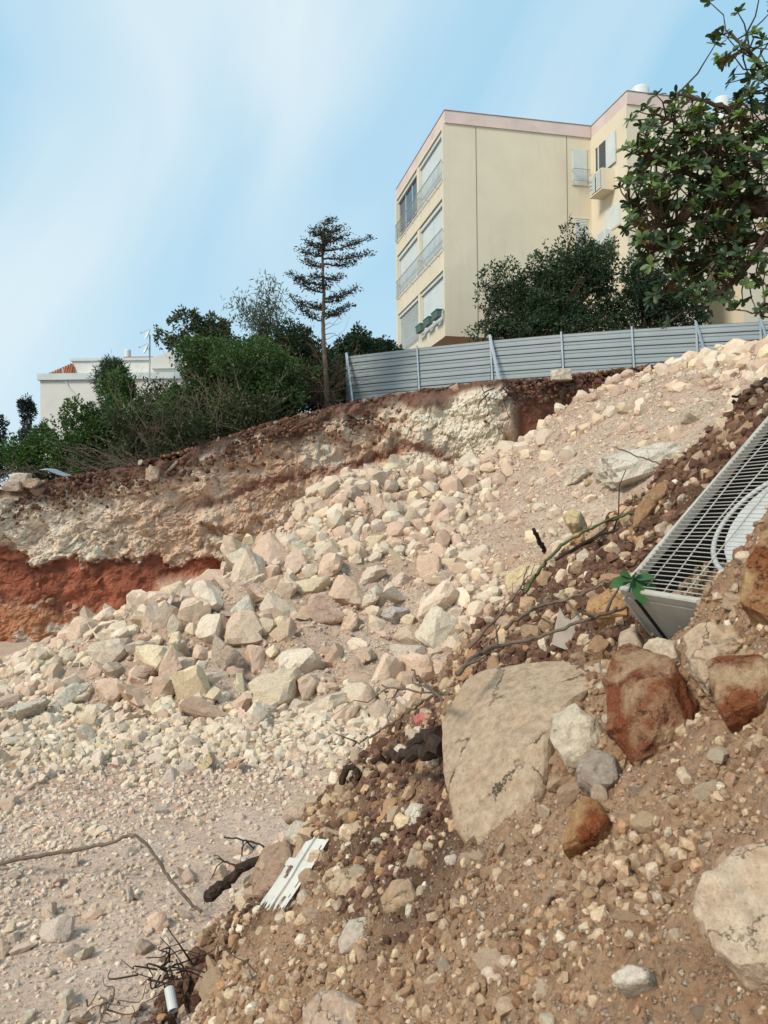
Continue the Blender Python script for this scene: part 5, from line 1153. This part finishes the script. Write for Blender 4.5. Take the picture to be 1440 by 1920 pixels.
    V = []; nx_, ny_ = 20, 40
    for i in range(nx_):
        for j in range(ny_): V.append((.014 + .55*i/(nx_-1), .02+(Wd-.04)*j/(ny_-1), -.22 + .09*math.exp(-i*.28) + random.uniform(-.008, .008) - .3*max(0, i/(nx_-1)-.55)))
    link('fallen_soil', np_mesh('fallen_soil', V, grid_faces(nx_, ny_), np.tile(np.array([.20, .125, .085]), (len(V), 1)), True), M['bank'], t)
    return t, A, ab, ac, n
FU, fuA, fuab, fuac, fun = fan_unit()

def seedling():
    p = fuA + fuab*.04 + fuac*.10 + fun*.06; t = empty('green_seedling', p); tag(t, 'small bright green plant growing at the corner of the fan unit', 'plant')
    mb = MB(); mb.tube(curvy([(-.02, .0, -.06), (0, 0, 0), (.01, -.01, .03)], 4), .004, 5); mb.build('stem', M['planter'], t)
    for k in range(9):
        th = k*2.4 + .4; el = [-.5, -.1, .2, -.7, .5, -.2, .1, .6, -.4][k]; x = np.array([math.cos(th)*math.cos(el), -abs(math.sin(th))*.5*math.cos(el)-.2, math.sin(el)]); x /= np.linalg.norm(x)
        z = np.array([-.2, -.6, .75]); z -= x*np.dot(x, z); z /= np.linalg.norm(z); y = np.cross(z, x); s = [.10, .10, .085, .11, .07, .09, .08, .06, .1][k]*1.2
        vs, fs = [], []
        pr = [(0, .02), (.12, .05), (.3, .2), (.55, .27), (.8, .18), (1, 0)]
        for l, w_ in pr:
            for sgn in (-1, 0, 1): vs.append(x*l*s + y*sgn*w_*s + z*(-.25*l*l + .12*w_*abs(sgn)*2)*s)
        for i in range(len(pr)-1):
            for j in (0, 1): fs.append((i*3+j, (i+1)*3+j, (i+1)*3+j+1, i*3+j+1))
        c = np.array((.055, .14, .045))*random.uniform(.8, 1.25); link('leaf', np_mesh('leaf', np.array(vs), np.array(fs), np.tile(c, (len(vs), 1)), True), M['leaf'], t)
seedling()

# ------------------------------------------------------------------ litter on the bank and the floor
def strip():
    top = hb(597, 1568) ; p = at(560, 1632, 4.38); t = empty('white_slotted_strip', p); tag(t, 'broken white plastic siding strip with slots lying on the bank', 'siding')
    up = at(598, 1572, 4.62) - at(528, 1692, 4.22); up /= np.linalg.norm(up); rt = np.array([1, -.15, .12]); rt -= up*np.dot(rt, up); rt /= np.linalg.norm(rt); nn = np.cross(rt, up)
    if nn[1] > 0: nn = -nn
    Lh, Wh = .24, .085; nu, nv = 60, 26; V = np.zeros((nu, nv, 3))
    for i in range(nu):
        for j in range(nv):
            l = -1 + 2*i/(nu-1); w_ = -1 + 2*j/(nv-1); jag = .14*random.uniform(0, 1)*(1 if i in (0,) else 0) + .10*math.sin(j*1.9)*(1 if i < 4 else 0)
            h = .012*(1 if -.62 < w_ < -.1 else 0) + .006*(1 if w_ > .78 else 0) + .010*math.cos(l*1.4) + .012*w_*w_
            V[i, j] = up*(l-jag)*Lh + rt*(w_ + (.25*l*l*(l < -.3)*(-1)))*Wh*(1 - .1*(l < 0)) + nn*h
    V = V.reshape(-1, 3); Fc = grid_faces(nu, nv); ii, jj = np.divmod(np.arange(len(Fc)), nv-1)
    slot = (jj >= 20) & (jj <= 20) & (ii % 11 >= 3) & (ii % 11 <= 8) & (ii > 5)
    tear = ((jj < 10) & (ii > 46 - (jj < 5)*10 + jj)) | ((jj < 8) & (ii > 18) & (ii < 30) & (jj > 4 - (ii-18)*.2)) | ((ii < 7) & (jj > 14) & (jj < 18))
    tear = tear | ((jj < 6) & (ii > 36))
    keep = ~(slot | tear); f2 = Fc[keep]; V2 = np.vstack([V, V - nn*.0025]); f_all = np.vstack([f2, f2[:, ::-1] + len(V)])
    link('sheet', np_mesh('sheet', V2, f_all, None, False), M['vinyl'], t)
strip()

def stick(name, label, pts, r0, r1, mat='twig', cat='branch', group=None, side=0, wob=.004):
    """pts: (px, py, depth) along the stick"""
    q = [at(*p) for p in pts]; b0 = q[0].copy(); t = empty(name, b0); tag(t, label, cat, group); mb = MB(); pth = curvy([p-b0 for p in q], 7, wob); mb.tube(pth, list(np.linspace(r0, r1, len(pth))*rng.uniform(.85, 1.15, len(pth))), 8); mb.build('stem', M[mat], t, r0 < .03)
    if side:
        for _ in range(side):
            sb = MB()
            k = random.randint(3, len(pth)-2); d = pth[k]-pth[k-2]; d /= np.linalg.norm(d)+1e-9; e = pth[k] + (d*.7 + rng.normal(0, .6, 3))*random.uniform(.08, .22); limb(sb, pth[k], e, r1*1.1, r1*.4, 4, .2, 4); sb.build('side_twig', M[mat], t, True)
    return t
fd = lambda px, py, up=0.0: hf(px, py)[1]
stick('fallen_branch', 'long thin branch arching over the gravel at the left edge', [(-40, 1628, 6.6), (60, 1607, 6.5), (150, 1592, 6.4), (205, 1580, 6.3), (248, 1566, 6.2), (280, 1590, 6.1), (310, 1635, 6.0), (345, 1680, 5.9), (378, 1712, 5.85)], .016, .011)
stick('thin_branch', 'thin green-brown branch standing out left of the tan slab', [(842, 1298, 3.5), (800, 1310, 3.8), (760, 1340, 4.2), (720, 1365, 4.4), (690, 1385, 4.5), (660, 1398, 4.6)], .008, .005, 'twig', side=2)
stick('thin_branch', 'short forked twig left of the tan slab\'s top edge', [(840, 1300, 3.5), (800, 1298, 3.8), (715, 1288, 4.1)], .006, .004, 'twig', side=3)
stick('thin_branch', 'short twig rising steeply beside the forked twig', [(832, 1312, 3.5), (800, 1285, 3.8), (772, 1255, 4.0)], .007, .005, 'twig', side=2)
stick('arched_branch', 'long brown branch curving from the tan slab up to the fan unit', [(856, 1266, 3.55), (885, 1235, 3.6), (930, 1212, 3.8), (1000, 1198, 3.8), (1080, 1170, 3.75), (1160, 1140, 3.68)], .013, .008, 'twig', side=6)
stick('green_branch', 'greenish stem arching over the dark soil left of the grille', [(985, 1110, 4.6), (1010, 1070, 4.7), (1045, 1030, 4.7), (1100, 995, 4.7), (1160, 970, 4.7), (1220, 955, 4.75)], .012, .007, 'greenTwig', side=3)
stick('dark_twig', 'dark twig lying on dark soil above the fan unit\'s rim', [(1040, 1050, 4.8), (1110, 1010, 4.7), (1180, 988, 4.6), (1245, 975, 4.4)], .011, .006, 'root', side=4)
stick('dark_twig', 'short dark peg sticking out of the bank crest', [(1022, 1035, 5.3), (1012, 1015, 5.25), (1000, 992, 5.2)], .016, .013, 'root')
stick('thin_branch', 'thin reddish twig crossing in front of the long jagged boulder', [(1280, 890, 4.9), (1230, 868, 5.0), (1190, 852, 5.1), (1150, 838, 5.2)], .006, .004, 'twig')
stick('dark_twig', 'broken dark branch stub near the upper right edge', [(1440, 775, 4.75), (1400, 765, 4.8), (1372, 752, 4.85)], .018, .014, 'root')
stick('dark_twig', 'dark branch stub on the right edge above the broken stub', [(1445, 742, 4.8), (1410, 744, 4.85), (1372, 742, 4.9)], .010, .008, 'root')
stick('root_branch', 'twisted brown root on dark soil between slab and fan unit', [(945, 1180, 4.2), (1000, 1140, 4.2), (1060, 1125, 4.1), (1120, 1100, 4.0), (1150, 1085, 3.9)], .010, .005, 'twig', side=5)
stick('root_branch', 'thin curved root left of the twisted root', [(880, 1215, 4.6), (940, 1150, 4.6), (975, 1100, 4.65), (990, 1060, 4.8)], .008, .004, 'twig', side=4)
stick('dark_root', 'thick dark root hooked over the bank left of the tan slab', [(640, 1470, 4.95), (650, 1442, 4.95), (665, 1440, 4.95), (672, 1460, 4.9)], .022, .018, 'root', wob=.002)
stick('dark_root', 'charred dark stump lying against the tan slab\'s left side', [(828, 1400, 3.6), (800, 1408, 3.8), (755, 1412, 4.05), (700, 1430, 4.2)], .045, .016, 'root', wob=.012)
stick('dark_root', 'knotty dark root above the charred stump', [(825, 1375, 3.9), (795, 1385, 4.0), (770, 1398, 4.1)], .04, .025, 'root', wob=.008)
stick('brown_stick', 'rough brown stick behind the white strip', [(390, 1680, 5.0), (430, 1650, 5.05), (470, 1618, 5.05), (540, 1590, 5.0)], .040, .022, 'root', wob=.006)
stick('brown_stick', 'thin twig pointing left from the bank above the brown stick', [(500, 1590, 5.1), (460, 1575, 5.3), (418, 1570, 5.4)], .007, .005, 'root', side=3)
stick('brown_stick', 'thin twig on the bank left of the brown stick', [(460, 1630, 5.0), (430, 1618, 5.1), (405, 1608, 5.2)], .007, .005, 'root', side=2)
stick('pale_stick', 'short pale rounded stick standing at the tan slab\'s right foot', [(1008, 1578, 3.0), (1018, 1540, 3.08), (1030, 1500, 3.15)], .020, .016, 'paleBark', wob=.002)
stick('brown_stick', 'thick blurred branch at the lower right corner', [(1310, 1912, 1.72), (1370, 1870, 1.75), (1440, 1835, 1.78), (1500, 1800, 1.8)], .022, .018, 'paleBark', wob=.003)
stick('thin_branch', 'thin root lying on the lower bank below the flat pale stone', [(420, 1855, 3.9), (470, 1830, 3.85), (515, 1822, 3.8)], .006, .004, 'twig', side=1)
# roots at the toe of the bank, lower left
def tangle(name, label, px, py, Y, n, rad, mat, r):
    b0 = at(px, py, Y); t = empty(name, b0); tag(t, label, 'roots'); mb = MB()
    for _ in range(n):
        a = rng.normal(0, rad*.4, 3)*np.array([1, .8, .5]); pts = [a]
        for _k in range(3): pts.append(pts[-1] + rng.normal(0, rad*.5, 3)*np.array([1, .7, .6]))
        pth = curvy(pts, 4); mb.tube(pth, list(np.linspace(r, r*.35, len(pth))), 4)
    mb.build('root_fibres', M[mat], t)
tangle('root_tangle', 'dark tangle of roots in a hollow at the bottom left of the bank', 320, 1825, 4.55, 26, .15, 'root', .006)
tangle('root_tangle', 'thin reddish roots at the bottom edge left of the white pipe', 190, 1890, 4.55, 12, .10, 'twig', .006)
def lip_roots(label, px, py, Y, w, n):
    b0 = at(px, py, Y); t = empty('hanging_roots', b0); tag(t, label, 'roots'); mb = MB()
    for _ in range(n):
        a = np.array([random.uniform(-w, w), random.uniform(-.15, .1), random.uniform(-.1, .15)]); pts = [a, a + np.array([random.uniform(-.4, .4), -.15, random.uniform(-.3, .1)]), a + np.array([random.uniform(-.8, .8), -.25, random.uniform(-.9, -.1)])]
        pth = curvy(pts, 5, .01); mb.tube(pth, list(np.linspace(.02, .006, len(pth))), 4)
    mb.build('root_fibres', M['root'], t)
lip_roots('torn roots hanging from the dark red soil under the middle fence brace', 990, 735, 22.0, 1.3, 26)
lip_roots('torn roots hanging from the lip left of the pale prow', 700, 765, 23.2, 1.6, 16)
lip_roots('fine roots hanging from the soil lip below the lone conifer', 590, 785, 22.6, 1.6, 16)
stick('fallen_branch', 'bare branch lying along the fence foot on the lip', [(690, 757, 24.6), (720, 742, 24.5), (755, 733, 24.4), (790, 745, 24.0)], .035, .015, 'twig')
# white pipe end, zinc sheet, torn plastic
p = at(322, 1880, 4.35); t = empty('white_pipe', p); tag(t, 'short white plastic pipe end among the dark roots', 'pipe')
b = MB(); ax_ = np.array([.25, -.5, -.35]); ax_ /= np.linalg.norm(ax_); path = [(-ax_*.12), ax_*.09]; 
def ringpipe(r_o, r_i):
    n = 16; a = np.cross(ax_, [0, 0, 1]); a /= np.linalg.norm(a); c = np.cross(ax_, a); vs = []
    for pos, r in ((-ax_*.08, r_o), (ax_*.045, r_o), (ax_*.045, r_i), (-ax_*.06, r_i)):
        for k in range(n): th = 2*math.pi*k/n; vs.append(pos + r*(math.cos(th)*a + math.sin(th)*c))
    return vs, [(j*n+k, j*n+(k+1) % n, (j+1)*n+(k+1) % n, (j+1)*n+k) for j in range(3) for k in range(n)] + [tuple(range(3*n, 4*n))]
b.add(*ringpipe(.028, .022)); b.build('barrel', M['pipe'], t)
p = at(105, 890, 20.3); t = empty('zinc_sheet', p); tag(t, 'bent pale blue metal sheet lying on the left lip', 'sheet'); vs = []
for i, (x, z) in enumerate(((-.34, .12), (-.1, .10), (.12, 0), (.32, -.06))):
    for dy in (-.25, .25): vs.append((x, dy, z + (.06 if dy > 0 else 0)))
b = MB(); fs = [(0, 2, 3, 1), (2, 4, 5, 3), (4, 6, 7, 5)]; b.add(vs, fs); b.add([(x, y, z-.012) for x, y, z in vs], [f_[::-1] for f_ in fs]); b.build('plate', M['sheet'], t)
def shard():
    p = at(1065, 1180, 4.0); t = empty('torn_shard', p); tag(t, 'jagged pale grey shard poking from the soil below the arched branch', 'shard')
    out = [(1035, 1208), (1042, 1170), (1050, 1140), (1060, 1160), (1072, 1165), (1090, 1150), (1092, 1175), (1082, 1215), (1060, 1218)]
    f_ = [at(x, y, 4.0 - .0012*(1210-y)*-1)-p for x, y in out]; n = len(f_); b = MB(); b.add(f_ + [v + np.array([.004, .02, .004]) for v in f_], [tuple(range(n)), tuple(range(n, 2*n))[::-1]] + [(i, (i+1) % n, n+(i+1) % n, n+i) for i in range(n)]); b.build('sheet', M['shard'], t)
shard()

# faded survey marks sprayed on the cut face
def mark_on_cliff(strokes, mat, label):
    px_, py_ = proj(CV); sel = np.where((np.abs(px_-512) < 40) & (np.abs(py_-968) < 30))[0]; t = empty('sprayed_mark'); tag(t, label, 'mark')
    for st in strokes:
        q = []
        for (x, y) in st:
            k = sel[np.argmin((px_[sel]-x)**2 + (py_[sel]-y)**2)]; q.append(at(x, y, CV[k, 1]-.035))
        MB().tube(q, .011, 5).build('stroke', M[mat], t)
M['spray_blue'] = painted('faded_blue_spray', (.16, .21, .27), .9, .2, 9); M['spray_pink'] = painted('faded_pink_spray', (.55, .27, .27), .9, .2, 9)
mark_on_cliff([[(497, 962), (499, 969)], [(499, 969), (503, 963), (504, 970)], [(507, 961), (509, 959), (511, 961), (509, 964), (507, 961)], [(511, 961), (512, 967)]], 'spray_blue', 'faded dark blue sprayed figures on the cut face beside the heap')
mark_on_cliff([[(520, 979), (529, 976)], [(522, 981), (527, 979)]], 'spray_blue', 'short faded blue sprayed dash below the figures on the cut')
mark_on_cliff([[(504, 978), (511, 973)], [(514, 976), (519, 978)]], 'spray_pink', 'faded pink sprayed dashes below the figures on the cut')
